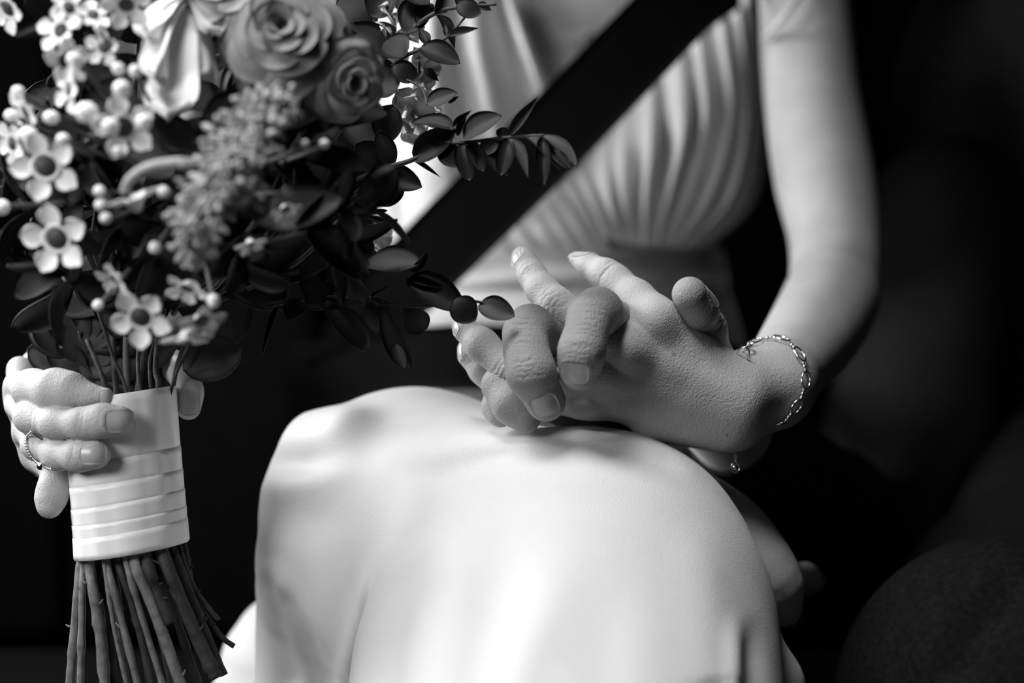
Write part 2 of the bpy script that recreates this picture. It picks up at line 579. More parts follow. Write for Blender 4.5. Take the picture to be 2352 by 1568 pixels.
mods_l += creases([(1213, 622, 3.0), (1219, 629, 3.0), (1207, 614, 3.2)], dB2, nB2, .0005, .00035, .005, .0003)
dB1 = fdir(fl['index'], 3)
mods_l += creases([(1404, 622, 3.2), (1396, 634, 2.8), (1390, 640, 2.8)], dB1, nrm_cam(-.2, -.8, -.5), .0006, .00045, .006, .0003)
dB3 = fdir(fl['ring'], 3)
mods_l += creases([(1152, 845, .8), (1143, 838, .8), (1163, 852, .7)], dB3, nrm_cam(-.4, .5, -.8), .0007, .0005, .006, .0003)
# knuckles, tendons and the hollows between them
mods_l += [bump_at(P(1497, 722, -.2), .010, .0012), bump_at(P(1440, 795, -.6), .009, .0012), bump_at(P(1400, 862, -.4), .008, .0008),
           groove(P(1480, 770, -.3), P(1600, 835, .6), .006, .0008), groove(P(1420, 838, -.3), P(1560, 890, .4), .006, .0006),
           groove(P(1370, 900, 0), P(1520, 935, .8), .006, .0007), groove(P(1440, 985, 1), P(1330, 950, .6), .007, .0010)]
dW = nrm_cam(-1, -.55, -.3)
mods_r = [nail_dent(n.c, n.al, n.n, n.hl, n.hw, .0005) for n in right_n]
for ch, pts in ((fr['middle'], [(75, 950, -1.4), (84, 955, -1.6), (92, 958, -1.7), (182, 968, -3), (190, 970, -3.1)]),
                (fr['ring'], [(80, 1015, -1), (90, 1022, -1.2), (168, 1042, -2.8)])):
    mods_r += creases(pts, nrm_cam(1, .1, -.2), nrm_cam(-.2, 0, -1), .0007, .0004, .007, .0003)

hand_l = Hand(palm_l, list(fl.values()), .008, mods_l)
hand_r = Hand(palm_r, list(fr.values()), .008, mods_r)
def body_f(p):
    a = smin(hand_l(p), arm_l(p), .02)
    b = smin(hand_r(p), arm_r(p), .02)
    t = smin(torso(p), a, .004)
    return smin(t, b, .004)

cut_l = P(1800, 850, 8); ax_l = unit(P(1850, 790, 13) - P(1775, 880, 4.5))
cut_r = P(70, 820, 14)
def zone_hl(c, s): return ((c - cut_l) @ ax_l < s) & (proj_ok(c, 960, s))
def proj_ok(c, xmin, s):
    return (c[:, 0] > P(xmin, 800, 3)[0] - s)
def zone_hr(c, s): return (c[:, 1] < cut_r[1] + s)
LB = [np.minimum.reduce([c.lo for c in fl.values()]) - .02, np.maximum.reduce([c.hi for c in fl.values()] + [P(1900, 700, 14)]) + .02]
LB[0][2] -= .05
RB = [np.array([-.42, P(0, 0, -6)[1], P(0, 1260, 0)[2]]), np.array([-.10, cut_r[1] + .01, .84])]
def zone_rest(c, s):
    inl = ((c - cut_l) @ ax_l < -.001 - s) & (c[:, 0] > P(960, 800, 3)[0] + s) & (c[:, 1] < LB[1][1] - s)
    inr = (c[:, 1] < cut_r[1] - .001 - s) & (c[:, 0] < P(520, 800, 3)[0] - s)
    return ~(inl | inr)

def lohi(a, b):
    a = np.asarray(a); b = np.asarray(b)
    return np.minimum(a, b), np.maximum(a, b)
def left_f(p): return smin(hand_l(p), arm_l(p), .02)
def right_f(p): return smin(hand_r(p), arm_r(p), .02)
def build_body():
    lo, hi = lohi(*LB)
    v1, q1 = sdf_mesh(left_f, lo, hi, .0007, zone_hl, relief=hand_l.relief)
    lo, hi = lohi(*RB)
    v2, q2 = sdf_mesh(right_f, lo, hi, .0009, zone_hr, relief=hand_r.relief)
    v3, q3 = sdf_mesh(body_f, [-.45, -.02, .25], [.55, .85, 1.25], .0034, zone_rest)
    v = np.concatenate([v1, v2, v3]); q = np.concatenate([q1, q2 + len(v1), q3 + len(v1) + len(v2)])
    return mesh_from('body', v, q)

def trace_from(f, o, d, tmax=.08):
    t = 0.0
    for _ in range(60):
        e = float(f(np.array([o + d * t]))[0])
        if abs(e) < 2e-5: break
        t += e * .7
        if t > tmax: break
    return o + d * t
def nail_mesh(f, ns, lift=-.0002, thick=.0006):
    nu, nv = 15, 13
    al, n = ns.al, ns.n; s = unit(np.cross(al, n))
    G = np.zeros((nu, nv, 3)); start = []
    for i in range(nu):
        for j in range(nv):
            a = -1 + 2 * i / (nu - 1); b = -1 + 2 * j / (nv - 1)
            # square -> rounded plate
            aa = a * math.sqrt(max(0, 1 - .30 * b ** 4)); bb = b * math.sqrt(max(0, 1 - .30 * a ** 4))
            start.append(ns.c + al * aa * ns.hl + s * bb * ns.hw + n * .012)
    p = np.array(start); t = np.zeros(len(p))
    for _ in range(50):
        e = f(p - n * t[:, None]); t = np.clip(t + e * .7, 0, .022)
    T = t.reshape(nu, nv)
    for rng in (range(nu // 2 + 1, nu), range(nu // 2 - 1, -1, -1)):     # a free edge carries on straight past the fingertip
        for i in rng:
            k = i - 1 if i > nu // 2 else i + 1
            T[i] = np.minimum(T[i], T[k] + .0009)
    for j in list(range(nv // 2 + 1, nv)) + list(range(nv // 2 - 1, -1, -1)):
        k = j - 1 if j > nv // 2 else j + 1
        T[:, j] = np.minimum(T[:, j], T[:, k] + .0009)
    q = (p - n * t[:, None]).reshape(nu, nv, 3)
    # smooth the plate into a clean curve
    for _ in range(6):
        r = q.copy()
        r[1:-1] = (q[:-2] + q[2:]) / 2 * .5 + q[1:-1] * .5
        r[:, 1:-1] = (r[:, :-2] + r[:, 2:]) / 2 * .5 + r[:, 1:-1] * .5
        q = q + ((r - q) @ n)[..., None] * n
    G = q + n * (lift + thick * .5)
    V, F = shell(G, thick)
    return MB().add(V, F).mesh('fingernail')

person = thing('person', 'person in a white satin dress, hand clasped on knee, other hand holding the bouquet', 'person', tuple(P(1340, 1100, 55)))
body = link('body', build_body(), M['skin'], person)
for n in left_n: link('fingernail', nail_mesh(lambda p: hand_l(p), n), M['nail'], person)
for n in right_n: link('fingernail', nail_mesh(lambda p: hand_r(p), n), M['nail'], person)

# ------------------------------------------------------------------ the person in the dark suit: the clasping hand
palm_g = Blend([
    Chain([(1625, 935, 7.5, 68), (1590, 920, 5.8, 70)]),
    Chain([(1600, 900, 5.2, 56), (1455, 805, 3.8, 48)]),
    Chain([(1600, 930, 5.2, 56), (1405, 862, 3.6, 48)]),
    Chain([(1600, 950, 5.2, 56), (1365, 910, 3.7, 45)]),
    Chain([(1600, 960, 5.8, 48), (1335, 948, 4.1, 42)]),
], k=.012)
fg = dict(
    index=Chain([(1455, 805, 3.8, 48), (1412, 740, 1.6, 46), (1374, 716, -.3, 52), (1356, 730, -1.2, 50), (1345, 768, -2.0, 45), (1336, 806, -2.4, 50), (1331, 848, -1.8, 50)], k=.005),
    middle=Chain([(1405, 862, 3.6, 48), (1295, 800, 2.2, 46), (1218, 752, .2, 49), (1207, 768, -.6, 48), (1210, 810, -1.4, 48), (1220, 856, -1.9, 53), (1254, 922, -1.1, 46)], k=.005),
    ring=Chain([(1365, 910, 3.7, 45), (1240, 890, 2.8, 43), (1152, 885, 1.7, 41), (1178, 928, .9, 44), (1206, 958, .6, 37)], k=.005),
    little=Chain([(1335, 948, 4.1, 42), (1220, 925, 3.8, 36), (1152, 908, 3.2, 33), (1142, 935, 2.6, 31), (1150, 952, 2.2, 29)], k=.005),
    thumb=Chain([(1630, 950, 5.4, 54), (1646, 840, 4.2, 44), (1630, 752, 2.6, 34), (1602, 712, 1.2, 42), (1584, 676, .4, 41)], k=.006),
)
second_n = [
    NailSpec(fg['index'], nrm_cam(-.08, .2, -1), (1321, 859, -3.0), 27, 30, along=nrm_cam(-.05, 1, .2)),
    NailSpec(fg['middle'], nrm_cam(-.05, .25, -1), (1251, 934, -2.2), 28, 30, along=nrm_cam(.35, 1, .25)),
    NailSpec(fg['thumb'], nrm_cam(.95, -.25, -.1), (1618, 685, .7), 27, 20, along=nrm_cam(-.35, -1, -.3)),
]
mods_g = [nail_dent(n.c, n.al, n.n, n.hl, n.hw, .0007) for n in second_n]
FR = nrm_cam(-.15, -.1, -1)
mods_g += creases([(1354, 708, -1.9), (1352, 722, -2.2), (1352, 735, -2.6), (1350, 748, -2.9), (1348, 760, -3), (1346, 772, -3)], nrm_cam(-.15, 1, -.4), FR, .0006, .00042, .0065, .0003)
mods_g += creases([(1362, 690, -1.6), (1364, 680, -1.4)], nrm_cam(.1, -1, .5), nrm_cam(0, -.8, -.8), .0007, .0005, .006, .0004)
mods_g += creases([(1333, 790, -3.5), (1333, 801, -3.5), (1332, 812, -3.5), (1332, 795, -3.5)], nrm_cam(-.1, 1, -.2), FR, .0007, .0005, .007, .0004)
mods_g += creases([(1200, 735, -1.2), (1203, 745, -1.6), (1198, 757, -1.8), (1200, 770, -2.2), (1200, 785, -2.4)], nrm_cam(-.1, 1, -.4), FR, .0006, .00042, .0065, .0003)
mods_g += creases([(1205, 830, -2.8), (1207, 842, -2.8), (1210, 853, -2.8), (1213, 864, -2.9)], nrm_cam(.15, 1, -.1), FR, .0007, .0005, .007, .0004)
mods_g += creases([(1640, 742, 1.6), (1646, 752, 1.8), (1634, 733, 1.5)], nrm_cam(-.5, -1, -.4), nrm_cam(.9, -.3, -.3), .0007, .0005, .006, .0003)
arm_g = Chain([(1625, 935, 7.5, 66), (1735, 1040, 17, 78), (1870, 1130, 27, 90)], k=.02)
hand_g = Hand(palm_g, list(fg.values()), .008, mods_g)
def g_f(p): return smin(hand_g(p), arm_g(p), .02)
second = thing('person', 'person in a dark suit, bare hand with fingers laced through the other hand', 'person', tuple(P(2300, 1500, 45)))
glo, ghi = lohi(P(1060, 1330, -5), P(2050, 580, 36)); ghi[1] += .02
v, q = sdf_mesh(g_f, glo, ghi, .0007, relief=hand_g.relief)
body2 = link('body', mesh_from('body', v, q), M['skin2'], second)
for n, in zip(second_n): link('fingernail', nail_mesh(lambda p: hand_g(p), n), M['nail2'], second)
# ------------------------------------------------------------------ the dress
def polyd(p2, line):
    """distance in px from projected points to a polyline, and the running fraction along it"""
    best = np.full(len(p2), 1e9); frac = np.zeros(len(p2)); sd = np.zeros(len(p2))
    line = np.asarray(line, float); n = len(line) - 1
    for i in range(n):
        a, b = line[i], line[i + 1]; ab = b - a
        t = np.clip(((p2 - a) @ ab) / (ab @ ab), 0, 1)
        w = p2 - a - t[:, None] * ab
        d = np.hypot(w[:, 0], w[:, 1]); m = d < best
        best[m] = d[m]; frac[m] = ((i + t) / n)[m]
        sd[m] = (ab[0] * w[:, 1] - ab[1] * w[:, 0])[m] / np.hypot(*ab)
    return best, frac, sd
def fold(line, width, amp, taper=(.15, .15)):
    """a drapery fold: ridge (amp>0) or valley along a line of the cloth, amp in metres"""
    line = catmull(line, 3 * len(line))
    lo_ = line.min(0) - 2.6 * width; hi_ = line.max(0) + 2.6 * width
    def fn(p2):
        out = np.zeros(len(p2))
        m = ((p2 > lo_) & (p2 < hi_)).all(1)
        if m.any():
            d, t, _ = polyd(p2[m], line)
            sm = lambda x: x * x * (3 - 2 * x)
            e = sm(np.clip(t / max(taper[0], 1e-3), 0, 1)) * sm(np.clip((1 - t) / max(taper[1], 1e-3), 0, 1))
            out[m] = amp * np.exp(-(d / width) ** 2) * e
        return out
    return fn
near_leg = Chain([(1570, 1320, 42, 190), (1480, 1330, 14, 240), (1385, 1332, 3, 345), (1340, 1440, 1.8, 438), (1300, 1600, -.8, 500), (1285, 2500, -13, 560)], k=0, dense=20, flat=(FWD, 1.5), margin=.15)
far_leg = Chain([(1150, 1200, 46, 200), (1000, 1230, 18, 290), (945, 1240, 9, 345), (905, 1420, 9.5, 315), (900, 1700, 10, 325), (890, 2600, 12, 420)], k=0, dense=20, flat=(FWD, 1.25), margin=.15)
side_fold = Chain([(1580, 1125, 6, 60), (1690, 1212, 5, 72), (1766, 1325, 5, 74), (1798, 1395, 6, 46)], k=0, dense=12, margin=.04)
rolls = [Chain([(716, 1004, 9, 54), (800, 990, 6, 50)], margin=.05), Chain([(704, 1074, 9, 56), (800, 1066, 6, 50)], margin=.05), Chain([(690, 1142, 9, 68), (800, 1134, 6, 60)], margin=.05)]
side_tail = Chain([(1780, 1330, 11, 30), (1850, 1330, 12, 30), (1880, 1338, 13, 18)], k=.01)
train = Chain([(690, 1490, 18, 120), (640, 1580, 18, 150), (560, 2400, 18, 260)], k=0, dense=8, margin=.08)
hem_tail = Chain([(1740, 1440, 3, 46), (1785, 1568, 3.5, 40), (1810, 1800, 4, 60)], k=.02)
skirt_folds = [
    fold([(625, 1010), (700, 1000), (820, 975)], 30, .0020, (.05, .6)), fold([(600, 1062), (700, 1062), (820, 1040)], 26, -.0022, (.05, .6)),
    fold([(590, 1115), (700, 1112), (880, 1070)], 32, .0024, (.05, .6)), fold([(590, 1180), (700, 1195), (880, 1190)], 44, -.0018, (.05, .5)),
    fold([(620, 1270), (660, 1350), (740, 1470), (830, 1600)], 26, .0026, (.3, .1)), fold([(590, 1300), (620, 1400), (680, 1600)], 28, -.0028, (.3, .1)),
    fold([(650, 1340), (690, 1420), (760, 1540)], 20, -.0024, (.3, .3)),
    fold([(1000, 1110), (905, 1250), (835, 1400), (795, 1568), (770, 1700)], 24, .0045, (.5, .01)),
    fold([(1060, 1090), (960, 1230), (905, 1380), (870, 1568), (850, 1700)], 46, -.0060, (.45, .01)),
    fold([(1130, 1120), (1050, 1320), (1010, 1568), (985, 1700)], 60, .0022, (.4, .01)),
    fold([(1200, 1150), (1140, 1350), (1100, 1568), (1090, 1700)], 55, -.0016, (.5, .01)),
    fold([(1330, 1200), (1250, 1400), (1180, 1568), (1160, 1700)], 60, .0022, (.5, .01)),
    fold([(1440, 1250), (1400, 1400), (1380, 1568), (1370, 1700)], 70, -.0014, (.5, .01)),
    fold([(1560, 1180), (1620, 1330), (1640, 1568)], 60, .0016, (.5, .01)),
    fold([(1690, 1390), (1685, 1470), (1685, 1568), (1685, 1700)], 24, .0030, (.5, .01)),
    fold([(1728, 1400), (1726, 1480), (1728, 1568), (1728, 1700)], 28, -.0032, (.5, .01)),
    fold([(1290, 990), (1400, 1006), (1540, 1045), (1640, 1105)], 24, .0016, (.3, .3)), fold([(1420, 1046), (1500, 1046), (1600, 1080)], 22, -.0018, (.4, .4)),
]
def skirt_f(p):
    a = far_leg(p)
    d = smin(a, train(p), .03)
    for c_ in rolls: d = smin(d, c_(p), .016)
    k = np.clip(.010 + (p[:, 2] - .568) * .95, .006, .070).astype(np.float32)      # the cloth bridges the knees, then parts into a fold
    d = smin(d, near_leg(p), k)
    d = smin(d, side_fold(p), .004)
    d = smin(d, side_tail(p), .004)
    return smin(d, hem_tail(p), .01)
def skirt_relief(v, n):
    x, y, z = proj(v)
    p2 = np.stack([x, y], 1)
    d = np.zeros(len(v))
    for fn in skirt_folds: d += fn(p2)
    d *= np.clip((n @ -FWD - .15) / .5, 0, 1)
    return v + n * d[:, None]
lo, hi = [-.24, -.14, .12], [.30, .62, .74]
v, q = sdf_mesh(skirt_f, lo, hi, .0030, keep=lambda c, s: c[:, 2] > .15 - s, lip=1.6, relief=skirt_relief)
dress = link('dress', mesh_from('dress', v, q), M['satin'], person)
dress['label'] = 'white satin dress with skirt draped over the knees'

def loft(curves, nu, nv, disp=None, thick=.0012):
    """cloth panel through a row of curves [(px,py,z)...]; disp(s,t) lifts pleats towards the lens"""
    C = np.array([catmull(c, nv) for c in curves])
    G = np.array([catmull(C[:, j], nu) for j in range(nv)]).transpose(1, 0, 2)
    W = np.zeros((nu, nv, 3))
    for i in range(nu):
        for j in range(nv):
            x, y, z = G[i, j]
            if disp: z = z - disp(i / (nu - 1), j / (nv - 1))
            W[i, j] = P(x, y, z)
    return shell(W, thick)
def pleat(n, amp, seed, sharp=1.0):
    r = random.Random(seed)
    ph = [r.random() * 6.28 for _ in range(4)]; am = [r.uniform(.6, 1.2) for _ in range(4)]
    def fn(s, t):
        w = s * n * 2 * math.pi + .9 * math.sin(t * 2.2 + ph[0]) + .7 * math.sin(s * 5 + ph[1])
        a = amp * (.45 + .55 * math.sin(math.pi * min(1, t * .9 + .1))) * (1 + .35 * math.sin(s * 13 + ph[2]))
        return a * math.sin(w) + .35 * a * math.sin(1.7 * w + ph[3] + t * 2)
    return fn
def panel(name, curves, nu, nv, disp=None, thick=.0012):
    V, F = loft(curves, nu, nv, disp, thick)
    return link(name, MB().add(V, F).mesh(name), M['satin'], dress)
# cup beside the arm: pleats fan from the strap and the neckline down to the waist
panel('bodice_cup', [
    [(1318, 405, 47.0), (1345, 450, 46.2), (1372, 500, 46.5), (1392, 545, 48)],
    [(1400, 310, 46.0), (1402, 400, 44.0), (1412, 480, 44.8), (1432, 556, 48)],
    [(1490, 205, 46.0), (1490, 330, 43.2), (1478, 450, 44.0), (1474, 562, 48)],
    [(1590, 105, 47.0), (1602, 280, 43.2), (1560, 440, 44.0), (1515, 565, 48.2)],
    [(1670, 40, 48.0), (1690, 260, 44.6), (1640, 450, 45.2), (1555, 568, 48.8)],
    [(1716, 15, 49.0), (1738, 240, 48.0), (1708, 450, 48.2), (1590, 570, 50.5)],
    [(1742, 30, 53), (1756, 240, 53), (1740, 450, 53), (1630, 568, 54)],
], 170, 60, pleat(9.5, .70, 3))
# the other side crosses under it at the front
panel('bodice_panel', [
    [(1300, 380, 48.5), (1345, 440, 48), (1375, 510, 48), (1404, 572, 49)],
    [(1250, 420, 48), (1290, 480, 47.4), (1320, 530, 47.6), (1345, 575, 48.8)],
    [(1190, 460, 48), (1220, 510, 47.4), (1245, 545, 47.6), (1265, 576, 48.8)],
    [(1110, 500, 48.6), (1135, 540, 48), (1150, 560, 48.2), (1165, 578, 49)],
    [(1020, 540, 50), (1040, 560, 49), (1050, 575, 49), (1060, 585, 50)],
], 90, 30, pleat(7, .35, 5))
# cup behind the bouquet
panel('bodice_cup', [
    [(1165, -60, 50), (1185, 10, 48), (1215, 90, 46.5), (1245, 170, 46), (1262, 215, 46.5), (1270, 300, 48), (1300, 500, 50)],
    [(1120, -60, 48), (1130, 20, 46), (1150, 110, 44.5), (1180, 200, 44), (1200, 280, 44.5), (1210, 380, 46), (1240, 540, 49)],
    [(1050, -60, 47), (1050, 30, 45), (1060, 130, 42.5), (1080, 230, 42), (1100, 320, 43), (1120, 440, 45), (1140, 560, 49)],
    [(970, -60, 48), (965, 30, 46), (965, 140, 43), (980, 250, 42.5), (1000, 350, 43.5), (1020, 460, 46), (1040, 590, 49)],
    [(890, -40, 51), (885, 50, 49), (885, 160, 47), (895, 270, 46.5), (910, 370, 47), (930, 480, 48.5), (950, 600, 50)],
    [(840, -20, 56), (835, 80, 56), (835, 180, 55), (840, 290, 55), (850, 390, 54), (870, 490, 54), (890, 610, 54)],
], 110, 60, pleat(3.6, 1.5, 8))
# waistband and the lower bodice below it
panel('waistband', [
    [(880, 545, 56), (1000, 572, 51), (1200, 572, 49.6), (1400, 572, 50), (1560, 572, 53), (1660, 572, 58)],
    [(880, 600, 55), (1000, 620, 50.6), (1200, 612, 49.4), (1400, 612, 50), (1560, 622, 53), (1670, 630, 58)],
    [(880, 640, 56), (1000, 660, 51), (1200, 650, 49.8), (1400, 652, 50.6), (1560, 664, 53.6), (1672, 680, 59)],
], 30, 70, lambda s, t: .45 * math.sin(s * 8 + t * 3))
panel('lower_bodice', [
    [(880, 630, 57), (1000, 650, 52), (1200, 640, 51), (1400, 642, 52), (1560, 655, 55), (1675, 670, 60)],
    [(870, 690, 56), (1000, 705, 49.5), (1200, 700, 48.5), (1400, 706, 50), (1570, 715, 54), (1690, 720, 60)],
    [(870, 740, 54), (1000, 748, 44), (1200, 744, 43.5), (1400, 750, 46), (1580, 755, 52), (1700, 760, 60)],
    [(870, 800, 56), (1000, 830, 46), (1200, 830, 45), (1400, 830, 46), (1590, 830, 52), (1710, 820, 60)],
    [(870, 900, 58), (1000, 980, 52), (1200, 990, 50), (1400, 990, 50), (1600, 990, 54), (1720, 940, 60)],
], 60, 80, lambda s, t: .30 * math.sin(s * 16 + 4 * t) * (1 - .5 * s))
# thin strap over the shoulder
pth = catmull([P(1712, 15, 49.5), P(1725, -60, 50), P(1745, -180, 50), P(1770, -330, 50)], 14)
V, F = tube(pth, .004, 8)
link('strap', MB().add(V, F).mesh('strap'), M['satin'], dress)
pth = catmull([P(1752, 92, 36.2), P(1790, 50, 33.5), P(1830, 0, 33.5), P(1870, -60, 36)], 20)
V, F = tube(pth, .0022, 8)
link('strap', MB().add(V, F).mesh('strap'), M['satin'], dress)

# ------------------------------------------------------------------ the suit
cuff_pts = [PR(1630, 938, 8.2, 92), PR(1740, 1045, 18, 98)]
def ring_sheet(a, ra, b, rb, thick, nu=10, nv=40, wav=0.0):
    ax = unit(b - a); u = unit(np.cross(ax, [0, 0, 1.0])); w = np.cross(ax, u)
    G = np.zeros((nu, nv, 3))
    for i in range(nu):
        t = i / (nu - 1)
        for j in range(nv):
            an = 2 * math.pi * j / (nv - 1)
            r = ra + (rb - ra) * t + wav * math.sin(5 * an + 4 * t) * t
            G[i, j] = a + (b - a) * t + r * (math.cos(an) * u + math.sin(an) * w)
    return shell(G, thick)
V, F = ring_sheet(cuff_pts[0][0], cuff_pts[0][1], cuff_pts[1][0], cuff_pts[1][1], .0018)
o = link('shirt_cuff', MB().add(V, F).mesh('shirt_cuff'), M['shirt'], second)
o['label'] = 'white shirt cuff'
sl0, sl1 = PR(1678, 984, 12.4, 103), PR(1830, 1120, 24, 132)
V, F = ring_sheet(sl0[0], sl0[1], sl1[0], sl1[1], .003)
o = link('jacket_sleeve', MB().add(V, F).mesh('jacket_sleeve'), M['jacket'], second); o['label'] = 'hem of the dark jacket sleeve'
sleeve = Chain([(1850, 1135, 26, 118), (1890, 1170, 29, 130), (1990, 1250, 37, 150), (2080, 1020, 52, 175), (2180, 500, 66, 190)], k=.03)
v, q = sdf_mesh(sleeve, *lohi(P(1500, 1700, 2) - .05, P(2500, 100, 85) + .05), .006)
o = link('jacket_sleeve', mesh_from('jacket_sleeve', v, q), M['jacket'], second); o['label'] = 'dark jacket sleeve'
jacket = Blend([Chain([(2500, 1150, 70, 350), (2490, 700, 72, 390), (2490, 200, 74, 410), (2470, -60, 74, 300)], k=.05, flat=(FWD, 1.2))], k=.03)
v, q = sdf_mesh(jacket, *lohi(P(1900, 1500, 50) - .1, P(3000, -300, 100) + .1), .007, lip=1.5)
o = link('jacket', mesh_from('jacket', v, q), M['jacket'], second); o['label'] = 'dark suit jacket'
trouser = Chain([(2560, 1180, 55, 330), (2420, 1480, 18, 330), (2330, 1640, 4, 360), (2300, 2000, 3, 340), (2280, 2900, 6, 330)], k=.04)
wr = [fold([(2352, 1240), (2200, 1380), (2100, 1568)], 40, .004), fold([(2352, 1330), (2250, 1450), (2180, 1568)], 34, -.004)]
def trouser_relief(v, n):
    x, y, z = proj(v); p2 = np.stack([x, y], 1); d = np.zeros(len(v))
    for fn in wr: d += fn(p2)
    return v + n * d[:, None]
v, q = sdf_mesh(trouser, *lohi(P(1900, 2700, -12) - .02, P(3000, 900, 75) + .05), .005, relief=trouser_relief, keep=lambda c, s: c[:, 2] > .2 - s)
o = link('trouser_leg', mesh_from('trouser_leg', v, q), M['wool'], second); o['label'] = 'dark wool trouser leg'
# ------------------------------------------------------------------ the bouquet
bouquet = thing('bouquet', 'bridal bouquet of roses, small five-petalled flowers and dark leaves with ribbon-wrapped stems', 'bouquet', tuple(P(290, 1090, .5)))
BQ = (440.0, 320.0, -4.5)          # middle of the flower head
RB_CM, RD_CM = 10.5, 7.5
def head_z(px, py, push=0.0):
    """cm depth of the front of the flower head under a pixel"""
    k = (D0 + BQ[2] / 100) / FPX * 100
    r2 = ((px - BQ[0]) * k) ** 2 + ((py - BQ[1]) * k) ** 2
    return BQ[2] - RD_CM / RB_CM * math.sqrt(max(RB_CM ** 2 - r2, 1.0)) + push
def place(o, base, tip, width, normal, length=None):
    base = np.asarray(base); tip = np.asarray(tip)
    y = tip - base; L = np.linalg.norm(y); y = y / L
    n = np.asarray(normal, float); n = unit(n - y * (n @ y)); x = np.cross(y, n)
    m = np.eye(4); m[:3, 0] = x * width; m[:3, 1] = y * L; m[:3, 2] = n * L; m[:3, 3] = base
    o.matrix_basis = Matrix(m.tolist())
def blade_mesh(name, m, kind='oval', fold=.12, droop=.15, ruffle=0.0, seed=0, thick=.012, nu=15, nv=7):
    """leaf or petal, one unit long and one wide, midrib along +Y"""
    r = random.Random(seed); ph = r.random() * 6.28
    G = np.zeros((nu, nv, 3))
    for i in range(nu):
        t = i / (nu - 1)
        if kind == 'oval': w = math.sin(math.pi * t ** .92) ** .58 * .5
        elif kind == 'lance': w = math.sin(math.pi * t ** .7) * .5
        elif kind == 'spoon': w = (.12 + .88 * math.sin(math.pi * min(1, t ** 1.5 * .93 + .02)) ** .7) * .5
        elif kind == 'fan': w = (.28 + .72 * min(1, t / .8) ** .8) * .5 * (math.sqrt(max(0, 1 - max(0, (t - .80) / .20) ** 2.4)) if t > .80 else 1)
        else: w = (.35 + .65 * math.sin(math.pi * min(.97, t * .85 + .05)) ** .6) * .5 * (1 if t < .9 else math.sqrt(max(0, 1 - ((t - .9) / .1) ** 2)) * .5 + .5)
        w = max(w, .012)
        for j in range(nv):
            s = -1 + 2 * j / (nv - 1)
            z = fold * abs(s) ** 1.4 * w * 2 - droop * t * t + .03 * math.sin(5 * t + s)
            yy = t
            if ruffle:
                z += ruffle * t ** 2 * math.sin(s * 5.5 + ph + 3 * t) + ruffle * .5 * t ** 3 * math.sin(s * 13 + ph)
                yy += ruffle * .35 * t * math.sin(s * 9 + ph)
            G[i, j] = (s * w, yy, z)
    V, F = shell(G, thick)
    me = MB().add(V, F).mesh(name)
    me.materials.append(m)
    return me
LEAF = {}
for tone, m in (('dark', M['leaf']), ('pale', M['leaf_pale'])):
    LEAF[tone] = [blade_mesh('leaf', m, 'oval', .14, .10, 0, 1), blade_mesh('leaf', m, 'oval', .05, .22, 0, 2),
                  blade_mesh('leaf', m, 'spoon', .10, .16, 0, 3), blade_mesh('leaf', m, 'lance', .16, .08, 0, 4)]
def leaf(parent, b, t, wpx, z0, z1=None, tone='dark', kind=0, n=(0, -.2, -1)):
    z1 = z0 if z1 is None else z1
    o = bpy.data.objects.new('leaf', LEAF[tone][kind]); COL.objects.link(o)
    place(o, P(b[0], b[1], z0), P(t[0], t[1], z1), wpx * 1.22 * (D0 + z0 / 100) / FPX, nrm_cam(*n))
    o.parent = parent
    return o
def sprig(pts, r0, m='twig'):
    pth = np.array([P(*q) for q in catmull(pts, 7 * len(pts))])
    V, F = tube(pth, np.linspace(r0, r0 * .45, len(pth)), 6)
    return link('leaf_sprig', MB().add(V, F).mesh('leaf_sprig'), M[m], bouquet)

# --- handle: ribbon and stems
RA, RBt = (278, 912), (303, 1262)          # ribbon axis, top and bottom
def axis_at(t):
    x = RA[0] + (RBt[0] - RA[0]) * t; y = RA[1] + (RBt[1] - RA[1]) * t
    return x, y
def ribbon_ring(t, tilt, extra):
    """closed ring of points round the handle at fraction t; tilt in px left-right"""
    x, y = axis_at(t); rpx = 118 + 5 * t
    c = P(x, y, .5); ax = unit(P(*axis_at(1), .5) - P(*axis_at(0), .5) + FWD * -.012)
    u = unit(RIGHT - ax * (RIGHT @ ax)); w = np.cross(ax, u)
    if w @ FWD > 0: w = -w                # w towards the lens
    r = rpx * (D0 + .005) / FPX; out = []
    for k in range(48):
        an = 2 * math.pi * k / 48
        f = 1 + .034 * abs(math.sin(an * 5.5 + .6)) + .018 * abs(math.sin(an * 8 + 2)) + .006 * math.sin(an * 14 + 2 + 5 * t)
        q = c + (r * f + extra) * (math.cos(an) * u + math.sin(an) * w * 1.0)
        q = q - ax * (tilt * math.cos(an) * D0 / FPX) + ax * (.004 * math.sin(an))
        out.append(q)
    return out
wrap = link('ribbon_wrap', None, None, bouquet)
wrap['label'] = 'white satin ribbon wrapped round the stems'
edges = [(-.005, 12), (.40, 14), (.545, 12), (.68, 14), (.79, 12), (.87, 13), (1.0, 10)]
